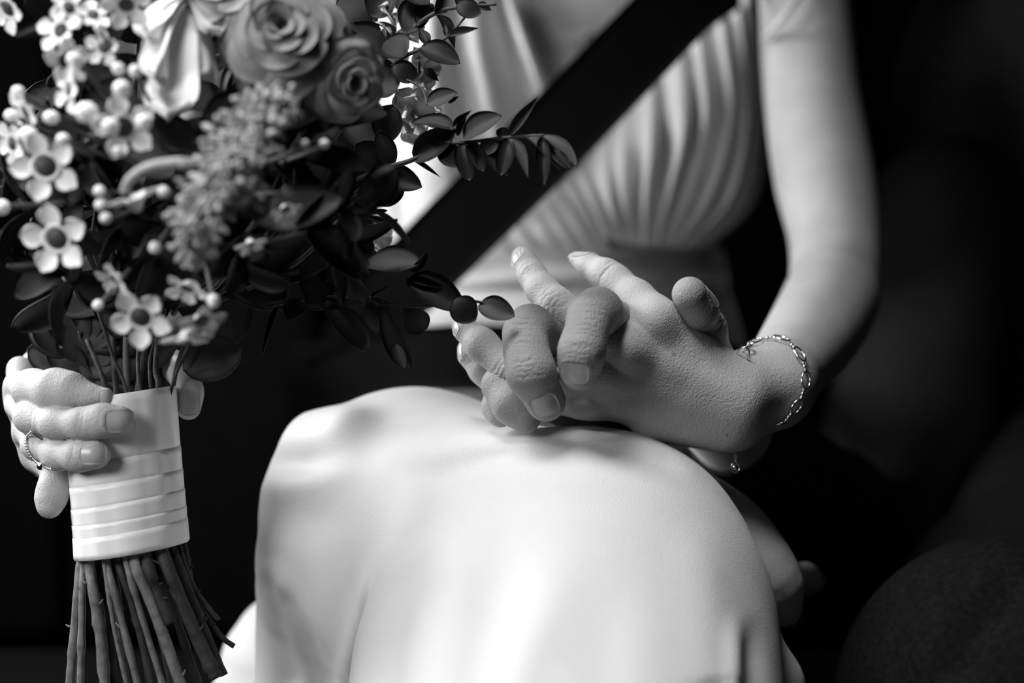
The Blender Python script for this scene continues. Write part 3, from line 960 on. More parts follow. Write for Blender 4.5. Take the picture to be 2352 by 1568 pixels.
for i in range(len(edges) - 1):
    (t0, a0), (t1, a1) = edges[i], edges[i + 1]
    rows = 8 if i == 0 else 5
    prof = [ribbon_ring(t0 - .012 + (t1 - t0 + .012) * k / (rows - 1), a0 + (a1 - a0) * k / (rows - 1), .00045 - .0003 * k / (rows - 1) * (1 if i < 5 else 0)) for k in range(rows)]
    inner = [ribbon_ring(t0 - .012 + (t1 - t0 + .012) * k / (rows - 1), a0 + (a1 - a0) * k / (rows - 1), -.0012) for k in range(rows)]
    ringv = prof + inner[::-1]
    V = [p for rr in ringv for p in rr]
    F = grid_faces(len(ringv), 48, True)
    n0 = (len(ringv) - 1) * 48
    F += [(n0 + j, n0 + (j + 1) % 48, (j + 1) % 48, j) for j in range(48)]
    link('ribbon_band', MB().add(V, F).mesh('ribbon_band'), M['ribbon'], wrap)
stem_list = [   # px path, radius px, z, tone
    ([(190, 1240), (182, 1330), (172, 1450), (160, 1580), (140, 1760)], 11, -.3, 'stem'),
    ([(194, 1240), (190, 1330), (188, 1430), (184, 1580), (178, 1760)], 8, -.8, 'stem'),
    ([(200, 1240), (210, 1330), (228, 1440), (242, 1580), (260, 1760)], 12, -1.2, 'stem'),
    ([(218, 1240), (232, 1330), (250, 1420), (262, 1580), (280, 1760)], 9, -.6, 'stem_dark'),
    ([(228, 1240), (240, 1300), (262, 1440), (292, 1580), (330, 1760)], 5, -1.6, 'stem'),
    ([(238, 1240), (250, 1310), (276, 1410), (318, 1580), (360, 1760)], 8, -1.6, 'stem'),
    ([(262, 1240), (275, 1300), (312, 1410), (352, 1580), (400, 1760)], 10, -1.3, 'stem_dark'),
    ([(280, 1240), (292, 1300), (330, 1430), (376, 1580), (430, 1760)], 7, -1.8, 'stem'),
    ([(300, 1240), (312, 1300), (350, 1390), (418, 1580), (480, 1760)], 13, -1.8, 'stem'),
    ([(328, 1240), (340, 1300), (356, 1350), (374, 1390), (392, 1432)], 13, -1.7, 'stem_dark'),
    ([(362, 1230), (380, 1290), (420, 1390), (470, 1500), (497, 1556)], 16, -1.2, 'stem_dark'),
    ([(390, 1230), (412, 1300), (448, 1390), (488, 1490), (514, 1550)], 10, -.6, 'stem_dark'),
    ([(406, 1220), (422, 1290), (446, 1350), (476, 1392), (503, 1424)], 6, -.3, 'stem_dark'),
    ([(420, 1300), (452, 1380), (484, 1430), (512, 1465), (538, 1484)], 6, -.2, 'stem_dark'),
    ([(414, 1220), (428, 1280), (440, 1350), (470, 1450), (505, 1540)], 8, .3, 'stem_dark'),
    ([(250, 1240), (262, 1330), (280, 1450), (300, 1580), (320, 1760)], 10, .6, 'stem_dark'),
    ([(320, 1240), (340, 1330), (370, 1450), (400, 1580), (440, 1760)], 11, .8, 'stem_dark'),
    ([(350, 1240), (375, 1330), (415, 1450), (452, 1560), (465, 1590)], 9, .6, 'stem_dark'),
    ([(288, 1240), (302, 1330), (325, 1450), (345, 1580), (370, 1760)], 9, .4, 'stem_dark'),
]
rs = random.Random(5)
for pts, r, z, m in stem_list:
    n = 26
    C = catmull([(x, y, z if k_ else max(z, .4) + .4) for k_, (x, y) in enumerate(pts)], n)
    C[:, 2] = np.where(C[:, 1] < 1275, np.maximum(C[:, 2], -.8 + (1275 - C[:, 1]) * .05), C[:, 2])
    pth = np.array([P(*q) for q in C]); rad = np.full(n, r * D0 / FPX)
    for k in range(rs.choice([1, 2, 2, 3])):           # nodes
        i = rs.randrange(4, n - 3); rad[i] *= 1.22; rad[i - 1] *= 1.1; rad[i + 1] *= .96
    rad *= 1 + .04 * np.sin(np.arange(n) * 1.7 + r)
    mb = MB().add(*tube(pth, rad, 10))
    if r > 5:                                           # torn leaf scars
        for k in range(2):
            i = rs.randrange(5, n - 4); d = unit(nrm_cam(rs.choice([-1, 1]), rs.uniform(-.6, .2), -.4))
            mb.add(*tube([pth[i], pth[i] + d * rad[i] * 1.3 + (pth[i] - pth[i + 1]) * .2, pth[i] + d * rad[i] * 2.0 + (pth[i] - pth[i + 1]) * .5], [.0008, .0006, .0002], 5))
    link('stem', mb.mesh('stem'), M[m], bouquet)
for pts, r in (([(330, 935, 0), (320, 880, 0), (318, 800, 1), (340, 640, 2)], 5), ([(362, 935, -.5), (364, 880, -.5), (358, 830, 0), (380, 640, 1)], 7),
               ([(300, 935, 0), (282, 870, 0), (262, 825, 0), (220, 700, 0)], 4), ([(352, 935, 0), (345, 880, 0), (350, 800, 1), (420, 640, 2)], 4),
               ([(385, 925, 0), (398, 880, 0), (412, 840, 0), (470, 720, 0)], 4), ([(250, 935, 1), (240, 880, 1), (200, 780, 2)], 6),
               ([(390, 930, 1), (420, 800, 2), (520, 600, 3)], 6), ([(270, 935, 1.5), (260, 800, 2.5), (250, 600, 4)], 7),
               ([(310, 935, 1.5), (340, 780, 3), (430, 560, 4)], 8)):
    pth = np.array([P(*q) for q in catmull(pts, 14)])
    link('stem', MB().add(*tube(pth, r * D0 / FPX, 8)).mesh('stem'), M['stem_dark'], bouquet)

# --- roses
def rose(px, py, z, rpx, axis, m, n=24, seed=0, open_=1.0):
    R = rpx * (D0 + z / 100) / FPX; c = P(px, py, z); ax = unit(axis)
    a = np.array([0, 0, 1.0]) if abs(ax[2]) < .9 else np.array([1.0, 0, 0])
    u = unit(np.cross(ax, a)); w = np.cross(ax, u); r = random.Random(seed)
    core = MB().add(*ball(c - ax * R * .35, R * .34, 8, 12, axis=ax, stretch=1.2))
    ro = link('rose', core.mesh('rose'), m, bouquet)
    for i in range(n):
        l = i / (n - 1)
        th = math.radians(4 + 82 * open_ * l ** 1.25) * r.uniform(.92, 1.08)
        H = R * (.62 + .42 * l); r0 = R * (.05 + .12 * l)
        ph0 = i * 2.399 + r.uniform(-.2, .2); wid = 1.5 - .45 * l
        nu, nv = 12, 15; G = np.zeros((nu, nv, 3)); rf = r.random() * 6
        for a_ in range(nu):
            v = a_ / (nu - 1)
            for b_ in range(nv):
                s = -1 + 2 * b_ / (nv - 1)
                Hh = H * (1 - .34 * abs(s) ** 3.2) * (1 + .025 * math.sin(s * 4 + rf))
                tt = th * (.55 + .45 * v) + (.55 + .5 * l) * max(0, v - .72) * 1.8 * (1 - .3 * abs(s))
                rr = r0 + Hh * v * math.sin(tt) + R * .05 * math.sin(math.pi * v)
                zz = Hh * v * math.cos(tt) - R * .32 * l
                ph = ph0 + s * wid * (.30 + .70 * v ** .55) * (1 - .30 * l * v)
                G[a_, b_] = c + ax * (zz - R * .25) + (math.cos(ph) * u + math.sin(ph) * w) * rr * (1 + .035 * math.sin(3 * s + rf) * v)
        V, F = shell(G, .0005)
        link('petal', MB().add(V, F).mesh('petal'), m, ro)
    return ro
rose(648, 66, -9.5, 138, nrm_cam(.05, -.25, -1), M['petal_rose'], 26, 1)
rose(806, 184, -8.4, 98, nrm_cam(.55, .35, -.8), M['petal_second'], 20, 2, .75)
rose(640, 235, -8.5, 90, nrm_cam(.2, .6, -.8), M['petal_rose'], 16, 6, .7)
rose(500, -40, -8.5, 110, nrm_cam(-.1, -.5, -.9), M['petal_second'], 18, 7)
# --- white flower with long hanging petals
PET = {k: [blade_mesh('petal', M[k], 'fan', .03, .06, .04, 11, nv=13), blade_mesh('petal', M[k], 'fan', .18, .16, .09, 12, nv=13),
           blade_mesh('petal', M[k], 'fan', -.14, .2, .07, 13, nv=13)] for k in ('petal_white',)}
def petals(name, c, lst, mat_key='petal_white'):
    f = link(name, MB().add(*ball(P(*c), .006, 6, 8)).mesh(name), M[mat_key], bouquet)
    for b, t, wpx, z0, z1, n, k in lst:
        o = bpy.data.objects.new('petal', PET[mat_key][k]); COL.objects.link(o)
        place(o, P(*b, z0), P(*t, z1), wpx * (D0 + z0 / 100) / FPX, nrm_cam(*n)); o.parent = f
    return f
petals('white_bloom', (430, 0, -8), [
    ((430, 20), (382, 250), 125, -8.5, -11.2, (.1, -.3, -1), 0), ((425, 10), (338, 150), 100, -8.7, -11.2, (-.5, -.2, -1), 1),
    ((420, 0), (334, 60), 110, -8.5, -10.6, (-.4, -.6, -1), 1), ((440, 0), (462, 150), 110, -8.5, -10.2, (.5, -.2, -1), 2),
    ((430, 0), (400, -90), 120, -8.5, -10, (0, -.5, -1), 0), ((440, -10), (510, 60), 100, -8.5, -9.2, (.6, -.4, -1), 1)])
# --- ruffled pale blossoms on the far side
def ruffled(px, py, z, rpx, axis, seed, n=13):
    r = random.Random(seed); ax = unit(axis); R = rpx * (D0 + z / 100) / FPX; c = P(px, py, z)
    a = np.array([0, 0, 1.0]); u = unit(np.cross(ax, a)); w = np.cross(ax, u)
    f = link('ruffled_blossom', MB().add(*ball(c - ax * R * .3, R * .3, 6, 8)).mesh('ruffled_blossom'), M['petal_white'], bouquet)
    for i in range(n):
        l = .35 + .65 * i / (n - 1); ph = i * 2.399 + r.random() * .3
        d = unit(ax * (1.15 - l) + (math.cos(ph) * u + math.sin(ph) * w) * l)
        o = bpy.data.objects.new('petal', PET['petal_white'][r.choice([1, 1, 2])]); COL.objects.link(o)
        place(o, c - ax * R * .2, c + d * R * r.uniform(.85, 1.05), R * r.uniform(.7, .95), ax * .8 - d * .4 + u * r.uniform(-.4, .4)); o.parent = f
for q in ((915, 55, 3, 62, (.5, -.3, -.8), 1), (948, 262, 2.5, 66, (.3, .2, -1), 2), (962, 158, 3, 52, (.8, .3, -.6), 3), (890, 130, 4, 50, (.4, 0, -1), 4), (870, 545, 3, 34, (.5, .5, -.8), 5)):
    ruffled(q[0], q[1], q[2], q[3], nrm_cam(*q[4]), q[5])

# --- five-petalled waxflowers
def wax_petal():
    nu, nv = 8, 9; G = np.zeros((nu, nv, 3))
    for i in range(nu):
        t = i / (nu - 1)
        w = .32 * math.sin(math.pi * (.10 + .86 * t)) ** .62
        for j in range(nv):
            s = -1 + 2 * j / (nv - 1)
            G[i, j] = (s * w, .38 + .62 * t - .05 * s * s * t, .10 * t * t + .12 * s * s * math.sin(math.pi * t) + .04)
    me = MB().add(*shell(G, .035)).mesh('petal'); me.materials.append(M['petal_white']); return me
WAXP = wax_petal()
def wax_cup(dark):
    mb = MB(); prof = [(.05, -.34), (.17, -.25), (.28, -.06), (.40, .05), (.42, .09), (.37, .10), (.30, .02), (.02, .0)]
    V = [(r * math.cos(2 * math.pi * k / 16), r * math.sin(2 * math.pi * k / 16), z) for r, z in prof for k in range(16)]
    mb.add(V, grid_faces(len(prof), 16, True))
    return mb.mesh('waxflower')
WAXC = wax_cup(False); WAXC.materials.append(M['petal_white'])
eye = MB().add(*ball((0, 0, .02), .31, 6, 12, stretch=.35))
EYE = eye.mesh('flower_eye'); EYE.materials.append(M['flower_eye'])
def wax(px, py, rpx, axis, spin=0.0, push=-.4, z=None):
    z = head_z(px, py, push) if z is None else z
    R = rpx * (D0 + z / 100) / FPX; ax = unit(axis)
    a = UP if abs(ax @ UP) < .9 else RIGHT
    u = unit(np.cross(a, ax)); w = np.cross(ax, u)
    m = np.eye(4); m[:3, 0] = u * R; m[:3, 1] = w * R; m[:3, 2] = ax * R; m[:3, 3] = P(px, py, z)
    f = bpy.data.objects.new('waxflower', WAXC); COL.objects.link(f)
    f.parent = bouquet; f.matrix_parent_inverse = PINV[bouquet.name]
    f.matrix_basis = Matrix(m.tolist()) @ Matrix.Rotation(spin, 4, 'Z')
    for k in range(5):
        o = bpy.data.objects.new('petal', WAXP); COL.objects.link(o); o.parent = f
        o.matrix_basis = Matrix.Rotation(2 * math.pi * k / 5, 4, 'Z') @ Matrix.Rotation(random.Random(int(px) + k).uniform(-.15, .25), 4, 'X')
    o = bpy.data.objects.new('flower_eye', EYE); COL.objects.link(o); o.parent = f
wax(106, 382, 82, nrm_cam(.12, .12, -1), .35)
wax(132, 548, 84, nrm_cam(-.1, .25, -1), .15)
wax(325, 728, 74, nrm_cam(.05, .35, -1), .6, -1.0)
wax(284, 292, 76, nrm_cam(.45, .15, -.9), .3)
wax(160, 205, 58, nrm_cam(-.75, .1, -.7), .8, -.8)
wax(150, 140, 58, nrm_cam(.6, .2, -.7), .2, -.8)
wax(140, 70, 60, nrm_cam(-.3, -.2, -1), .1)
wax(160, 20, 50, nrm_cam(.6, -.3, -.8), .9)
wax(60, 255, 56, nrm_cam(-.7, .5, -.6), .5, -.2)
wax(30, 330, 56, nrm_cam(-.6, .2, -.8), .4, .4)
wax(290, 10, 62, nrm_cam(.2, .7, -.7), .2, -.2)
wax(215, 35, 44, nrm_cam(.3, -.4, -.9), .2, .3)
wax(310, 465, 66, nrm_cam(-.35, -.93, -.15), .2, -1.0)
wax(462, 735, 60, nrm_cam(.55, .7, -.5), .4, -1.2)
wax(430, 770, 66, nrm_cam(.1, .98, -.2), .2, -1.0)
wax(455, 575, 52, nrm_cam(.4, .7, -.7), .7, -1.5)
wax(20, 20, 60, nrm_cam(-.4, .5, -.7), .7)
wax(240, 110, 46, nrm_cam(-.2, .2, -1), 1.1, .4)
wax(430, 660, 54, nrm_cam(-.2, .85, -.5), .3, .2)
wax(265, 640, 50, nrm_cam(-.5, .7, -.5), .8, .6)
wax(655, 480, 40, nrm_cam(.4, .8, -.4), .5, .6)
wax(575, 560, 40, nrm_cam(.3, .9, -.3), .2, .6)
for px, py, r in ((280, 204, 21), (272, 158, 15), (311, 163, 15), (228, 62, 12), (172, 138, 19), (28, 266, 16), (2, 476, 19), (228, 438, 13), (356, 568, 14),
                  (270, 346, 11), (42, 210, 14), (660, 437, 11), (253, 290, 22), (330, 280, 20), (200, 258, 26), (118, 270, 17), (145, 320, 15), (232, 470, 14),
                  (66, 310, 20), (243, 500, 13), (700, 330, 10), (745, 330, 11), (610, 360, 12), (225, 700, 12), (490, 690, 15), (375, 440, 14)):
    z = head_z(px, py, -.9); R = r * (D0 + z / 100) / FPX; c = P(px, py, z)
    ax = unit(c - P(*BQ)); mb = MB().add(*ball(c, R, 8, 10, axis=ax, stretch=1.12))
    b = link('bud', mb.mesh('bud'), M['petal_white'], bouquet)
    stalk = catmull([c - ax * R * .6, c - ax * R * 2.5 + UP * -.002, c - ax * .03 + UP * -.008], 8)
    link('stalk', MB().add(*tube(stalk, np.linspace(R * .45, .0008, 8), 6)).mesh('stalk'), M['twig'], b)
# --- feathery plume
rp = random.Random(9)
spine = catmull([(640, 235, head_z(640, 235, -1.2)), (575, 300, head_z(575, 300, -1.6)), (520, 400, head_z(520, 400, -1.8)), (468, 490, head_z(468, 490, -1.6)), (425, 590, head_z(425, 590, -1.2))], 60)
mb = MB().add(*tube([P(*q) for q in spine], .0012, 6))
for i in range(1500):
    t = rp.random(); q = spine[int(t * 59)]
    wd = 70 * math.sin(math.pi * min(1, .14 + .80 * t)) ** .7
    off = np.array([rp.gauss(0, .5) * wd, rp.gauss(0, .42) * wd, rp.gauss(0, .5) * wd * .018])
    a = P(*q); b = P(q[0] + off[0], q[1] + off[1], q[2] + off[2] - .2)
    r = rp.uniform(.0007, .0017)
    if rp.random() < .25:
        mb.add(*tube([a, (a + b) / 2 + UP * .001, b], [.0003, .0003, .0002], 3, caps=False))
    mb.add(*ball(b, r, 3, 5, axis=unit(b - a), stretch=rp.uniform(1, 2)))
pl = link('plume', mb.mesh('plume'), M['plume'], bouquet); pl['kind'] = 'stuff'; pl['label'] = 'grey feathery plume'
# pale curved tendril
pth = np.array([P(*q) for q in catmull([(283, 440, head_z(283, 440, -1.5)), (300, 410, head_z(300, 410, -1.7)), (340, 384, head_z(340, 384, -1.8)), (400, 374, head_z(400, 374, -1.8)), (440, 378, head_z(440, 378, -1.4))], 24)])
link('tendril', MB().add(*tube(pth, np.linspace(.0014, .0024, 24), 8)).mesh('tendril'), M['plume'], bouquet)
# --- leaf sprigs reaching out to the right
s = sprig([(850, 150, 3), (935, 76, 1.5), (1000, 30, .8), (1060, 16, .6), (1140, 10, .6)], .0014)
leaf(s, (938, 78), (968, -25), 62, 1.2, 1.6, 'dark', 1); leaf(s, (985, 8), (930, -50), 60, 1, 1.5); leaf(s, (1000, 34), (1050, 108), 30, .6, .8, 'dark', 3, (.6, -.3, -.7))
leaf(s, (1000, 32), (1028, -30), 34, .6, .8, 'pale', 3, (.7, 0, -.7)); leaf(s, (1048, 14), (1103, 24), 40, .4, .2, 'dark', 1); leaf(s, (1058, 18), (1062, -15), 24, .6, .6)
leaf(s, (1095, 12), (1130, 22), 18, .6, .7, 'pale', 3); leaf(s, (960, 60), (990, 0), 34, 1, 2)
s = sprig([(760, 330, 3.5), (830, 200, 3), (860, 60, 2.5), (850, -40, 2.5)], .0014)
leaf(s, (900, 128), (790, 62), 74, 2.4, 2.0, 'dark', 0); leaf(s, (862, 60), (780, -10), 80, 2.6, 2.0, 'dark', 1); leaf(s, (856, 40), (905, -40), 66, 2.4, 2.2)
leaf(s, (838, 180), (770, 110), 80, 2.8, 2.4, 'dark', 2); leaf(s, (845, 150), (900, 205), 70, 2.8, 2.4); leaf(s, (800, 260), (880, 330), 84, 3, 2.4); leaf(s, (850, 100), (905, 62), 56, 2.6, 2.2, 'dark', 1)
s = sprig([(860, 190, 3), (930, 130, 1.5), (1000, 100, .6), (1030, 82, .4), (1068, 40, .4)], .0011)
leaf(s, (1030, 84), (1098, 62), 16, .4, .2, 'pale', 3); leaf(s, (962, 112), (1055, 138), 50, .6, .1, 'dark', 0, (.1, -.5, -1)); leaf(s, (985, 104), (962, 62), 22, .6, .8, 'dark', 3)
leaf(s, (1025, 84), (1022, 52), 10, .4, .5, 'pale', 3); leaf(s, (935, 125), (880, 90), 60, 1.2, 1.8); leaf(s, (900, 155), (960, 175), 44, 1.2, 1.2, 'dark', 1)
s = sprig([(840, 230, 2.5), (900, 180, 1.6), (965, 200, 1), (982, 243, .3)], .0009)
leaf(s, (981, 244), (1046, 208), 38, .3, 0, 'pale', 0, (-.2, -.5, -1)); leaf(s, (1030, 238), (1054, 220), 9, .3, .3, 'pale', 3); leaf(s, (975, 160), (1008, 185), 18, .6, .6, 'dark', 3)
leaf(s, (920, 175), (850, 200), 70, 1.4, 1.8); leaf(s, (880, 250), (760, 280), 78, -5, -7, 'dark', 0, (0, -.5, -1)); leaf(s, (900, 240), (880, 330), 60, 1, 1.4)
s = sprig([(780, 430, 1), (880, 388, -.8), (950, 366, -1.4), (1010, 330, -1.8), (1062, 328, -2.2), (1170, 315, -2.8), (1250, 310, -3.2)], .0014)
leaf(s, (950, 368), (1042, 296), 52, -1.4, -2.2); leaf(s, (1042, 296), (945, 272), 44, -2, -1.6, 'dark', 0, (.1, -.7, -.8)); leaf(s, (1040, 292), (1082, 252), 12, -2.2, -2.6, 'dark', 3)
leaf(s, (1050, 312), (1072, 258), 14, -2.2, -2.6, 'dark', 3); leaf(s, (1064, 318), (1146, 260), 50, -2.4, -3, 'pale', 0, (-.4, -.4, -.8)); leaf(s, (1128, 318), (1118, 350), 34, -2.6, -3, 'pale', 1)
leaf(s, (1172, 312), (1234, 222), 20, -2.8, -3.2, 'pale', 3); leaf(s, (1140, 300), (1175, 318), 24, -2.7, -2.7); leaf(s, (1165, 316), (1217, 402), 26, -2.8, -3.4, 'pale', 3, (.5, 0, -.8))
leaf(s, (1200, 312), (1290, 380), 30, -3, -3.6, 'pale', 3, (.3, -.6, -.7)); leaf(s, (1240, 312), (1328, 372), 34, -3.2, -3.8, 'pale', 0, (.4, -.6, -.7)); leaf(s, (1245, 315), (1250, 420), 28, -3.2, -3.8, 'dark', 0)
leaf(s, (1060, 330), (1078, 412), 40, -2.2, -2.6); leaf(s, (1010, 335), (1055, 375), 44, -1.8, -2.2, 'dark', 1); leaf(s, (945, 366), (1012, 405), 9, -1.4, -1.6, 'dark', 3)
leaf(s, (1080, 328), (1110, 390), 34, -2.2, -2.8); leaf(s, (1120, 322), (1165, 400), 44, -2.4, -3); leaf(s, (1170, 318), (1150, 400), 36, -2.8, -3.2)
leaf(s, (900, 380), (870, 300), 40, -.6, -1); leaf(s, (880, 388), (820, 330), 60, -.4, -1); leaf(s, (1265, 345), (1310, 385), 22, -3.4, -3.7, 'pale', 0, (-.6, -.6, -.6))
s = sprig([(740, 500, 1), (820, 440, .3), (870, 405, 0)], .0012)
leaf(s, (868, 402), (966, 424), 52, 0, -.6, 'dark', 0, (.1, -.3, -1)); leaf(s, (862, 462), (922, 436), 42, .2, -.2, 'dark', 1); leaf(s, (846, 500), (918, 526), 14, .2, 0, 'dark', 3); leaf(s, (850, 492), (890, 482), 9, .2, .2)
leaf(s, (800, 455), (740, 420), 60, .4, 0); leaf(s, (820, 440), (850, 370), 54, .3, 0)
s = sprig([(620, 700, 1), (720, 682, 0), (800, 686, -.8), (850, 684, -1.2), (932, 702, -1.4), (1010, 700, -1.6), (1090, 692, -1.8), (1130, 705, -1.9)], .0014, 'stem_dark')
leaf(s, (846, 694), (790, 622), 44, -1.2, -1.8, 'pale', 0, (-.4, .3, -.9)); leaf(s, (828, 612), (950, 588), 62, -1, -2, 'pale', 2, (.1, -.6, -.8)); leaf(s, (942, 622), (983, 582), 22, -1.4, -1.6, 'dark', 0, (.6, .4, -.7))
leaf(s, (936, 640), (1068, 706), 62, -1.4, -2.2, 'dark', 0, (-.3, -.5, -.8)); leaf(s, (1040, 690), (1092, 732), 56, -2, -2.2, 'dark', 1); leaf(s, (1100, 700), (1180, 722), 48, -1.8, -2.4, 'pale', 0, (.1, -.3, -1))
leaf(s, (930, 702), (974, 762), 52, -1.4, -1.2, 'dark', 2); leaf(s, (730, 690), (848, 788), 58, -.4, -.8, 'dark', 2, (.4, -.5, -.8)); leaf(s, (880, 700), (928, 846), 48, -1.2, -1.8, 'dark', 2, (-.5, -.2, -.8))
leaf(s, (905, 790), (928, 845), 26, -1.7, -2, 'pale', 0); leaf(s, (845, 692), (866, 770), 36, -1.1, -.8, 'dark', 1); leaf(s, (850, 684), (895, 655), 8, -1.2, -1.6, 'pale', 3); leaf(s, (862, 688), (905, 715), 9, -1.2, -1.4, 'pale', 3)
leaf(s, (935, 642), (1030, 660), 16, -1.4, -2, 'dark', 3); leaf(s, (760, 690), (690, 640), 50, -.3, -.8); leaf(s, (640, 700), (600, 815), 12, .4, 0, 'dark', 3); leaf(s, (690, 690), (660, 730), 40, 0, -.5)
leaf(s, (540, 660), (585, 700), 24, 0, -1, 'pale', 3); leaf(s, (575, 655), (665, 630), 12, 0, -1, 'pale', 3); leaf(s, (420, 850), (555, 800), 90, .5, 1, 'dark', 0); leaf(s, (700, 700), (790, 660), 50, 0, -.6)
# --- dark greenery filling the flower head
rf = random.Random(21)
s = sprig([(230, 900, 3.5), (200, 830, 3.5), (180, 760, 3)], .0012)
for b_, t_, w_ in (((200, 850), (60, 800), 80), ((200, 830), (110, 770), 90), ((205, 860), (330, 800), 90), ((215, 870), (300, 850), 70), ((220, 880), (140, 860), 70),
                   ((230, 860), (420, 850), 90), ((210, 840), (240, 740), 90), ((230, 850), (400, 790), 90), ((190, 790), (60, 740), 90), ((200, 800), (360, 740), 90), ((200, 790), (150, 660), 110), ((210, 790), (230, 650), 110), ((210, 800), (300, 680), 110), ((190, 800), (90, 690), 110), ((215, 830), (180, 720), 110)):
    leaf(s, b_, t_, w_, 3.4, 3.0, 'dark', rf.choice([0, 1, 2]))
c0 = P(*BQ)
s = sprig([(290, 900, 2), (300, 700, 2.5), (400, 420, 2)], .0018)
for k in range(18):          # collar of broad leaves behind the flowers
    a = k / 18 * 6.283 + .2; rr = rf.uniform(120, 250)
    x0 = 400 + rr * .5 * math.cos(a); y0 = 420 + rr * .55 * math.sin(a)
    leaf(s, (x0, y0), (400 + (rr + 230) * math.cos(a) * .95, 420 + (rr + 170) * math.sin(a)), rf.uniform(150, 190), rf.uniform(.5, 2.5), rf.uniform(0, 2), 'dark', rf.choice([0, 1, 2]), (rf.uniform(-.3, .3), rf.uniform(-.3, .3), -1))
for k in range(9):
    leaf(s, (400, 480), (400 + rf.uniform(-230, 260), 480 + rf.uniform(-280, 250)), rf.uniform(150, 200), rf.uniform(0, 2), rf.uniform(-1, 1.5), 'dark', rf.choice([0, 1, 2]))
for k in range(26):
    while True:
        a = rf.uniform(0, 6.283); rr = RB_CM * math.sqrt(rf.random()) * .93
        px = BQ[0] + rr * math.cos(a) / 100 * FPX / (D0 + .04); py = BQ[1] + rr * math.sin(a) / 100 * FPX / (D0 + .04)
        if py > 690: continue
        break
    zf = head_z(px, py, rf.uniform(2.6, 6.5))
    tip = P(px, py, zf); root = P(300 + (px - 300) * .25, 720, 3)
    mid = (tip + root) / 2 + unit(tip - c0) * .01
    pth = catmull([root, mid, tip], 12)
    s = link('leaf_sprig', MB().add(*tube(pth, np.linspace(.0015, .0007, 12), 5)).mesh('leaf_sprig'), M['twig'], bouquet)
    out = unit(tip - c0)
    for i in range(8):
        q = pth[11 - i // 2 if i < 6 else 8]
        d = unit(out * rf.uniform(.2, 1) + np.array([rf.gauss(0, .8), rf.gauss(0, .5), rf.gauss(0, .8)]))
        L = rf.uniform(.022, .036)
        o = bpy.data.objects.new('leaf', LEAF['dark'][rf.choice([0, 0, 1, 2])]); COL.objects.link(o)
        place(o, q, q + d * L, L * rf.uniform(.45, .6), out + np.array([rf.gauss(0, .5), 0, rf.gauss(0, .5)])); o.parent = s
# ------------------------------------------------------------------ jewellery
def surf(f, p, n=40):
    """slide a point onto a body's surface"""
    p = np.asarray(p, float)
    e = 4e-4
    for _ in range(n):
        q = np.array([p, p + [e, 0, 0], p + [0, e, 0], p + [0, 0, e]])
        v = f(q).astype(float); g = (v[1:] - v[0]) / e
        if abs(v[0]) < 5e-5: break
        p = p - g * v[0] / max(g @ g, .3) * .8
    return p, unit(g)
def see(f, px, py, z0, z1):
    """first point of a body under a pixel"""
    zs = np.linspace(z0, z1, 240)
    v = f(np.array([P(px, py, z) for z in zs]))
    i = int(np.argmax(v < .0004)) if (v < .0004).any() else int(np.argmin(v))
    return P(px, py, zs[i])
vis = [(1703, 818), (1722, 797), (1748, 785), (1775, 780), (1800, 785), (1822, 803), (1838, 830), (1846, 862), (1842, 895), (1830, 922), (1812, 946), (1790, 966)]
pts = [see(left_f, x, y, -2, 20) for x, y in vis]
axis_w = unit(P(1850, 790, 13) - P(1775, 880, 4.5))
cen = np.mean(pts, 0) - unit(np.mean([surf(left_f, p)[1] for p in pts[3:9]], 0)) * .014
a0 = pts[-1] - cen; a1 = pts[0] - cen
hidden = []
for t in np.linspace(0, 1, 8)[1:-2]:
    ang = math.pi * t
    hidden.append(pts[-1] * (1 - t) + pts[0] * t + (FWD * .040 - UP * .004 - RIGHT * .012) * math.sin(ang) ** .6)
loop = [surf(left_f, p) for p in pts + hidden]
LP = np.array([p + n * .0014 for p, n in loop]); LN = np.array([n for p, n in loop])
m_ = len(LP)
def closed_curve(Q, n):
    Q2 = np.vstack([Q[-2:], Q, Q[:3]])
    c = catmull(Q2, 40 * len(Q2))
    k0 = int(len(c) * 2 / (len(Q2) - 1)); k1 = int(len(c) * (2 + len(Q)) / (len(Q2) - 1))
    c = c[k0:k1]
    L = np.r_[0, np.cumsum(np.linalg.norm(np.diff(c, axis=0), axis=1))]
    s = np.linspace(0, L[-1], n, endpoint=False)
    return np.stack([np.interp(s, L, c[:, i]) for i in range(3)], 1), L[-1]
N_ = 30
cc, Ltot = closed_curve(LP, N_ * 2)
bracelet = thing('bracelet', 'silver chain bracelet of oval links round the wrist on the knee', 'bracelet', tuple(cen))
for i in range(N_):
    c = cc[2 * i]; t = unit(cc[(2 * i + 1) % len(cc)] - cc[2 * i - 1])
    n = LN[np.argmin(((LP - c) ** 2).sum(1))]; n = unit(n - t * (n @ t)); s_ = np.cross(t, n)
    step = Ltot / N_
    if i % 2 == 0:          # open oval link
        ring_ = [c + t * math.cos(a) * step * .62 + s_ * math.sin(a) * step * .40 + n * .0004 for a in np.linspace(0, 2 * math.pi, 20, endpoint=False)]
        me = MB().add(*tube(ring_, .00055, 6, closed=True)).mesh('oval_link')
        o = link('oval_link', me, M['silver'], bracelet)
    else:                   # three small beads between
        mb = MB()
        for k in (-1, 0, 1): mb.add(*ball(c + t * k * step * .26, .0008 if k else .0010, 6, 8))
        link('bead_link', mb.mesh('bead_link'), M['silver'], bracelet)
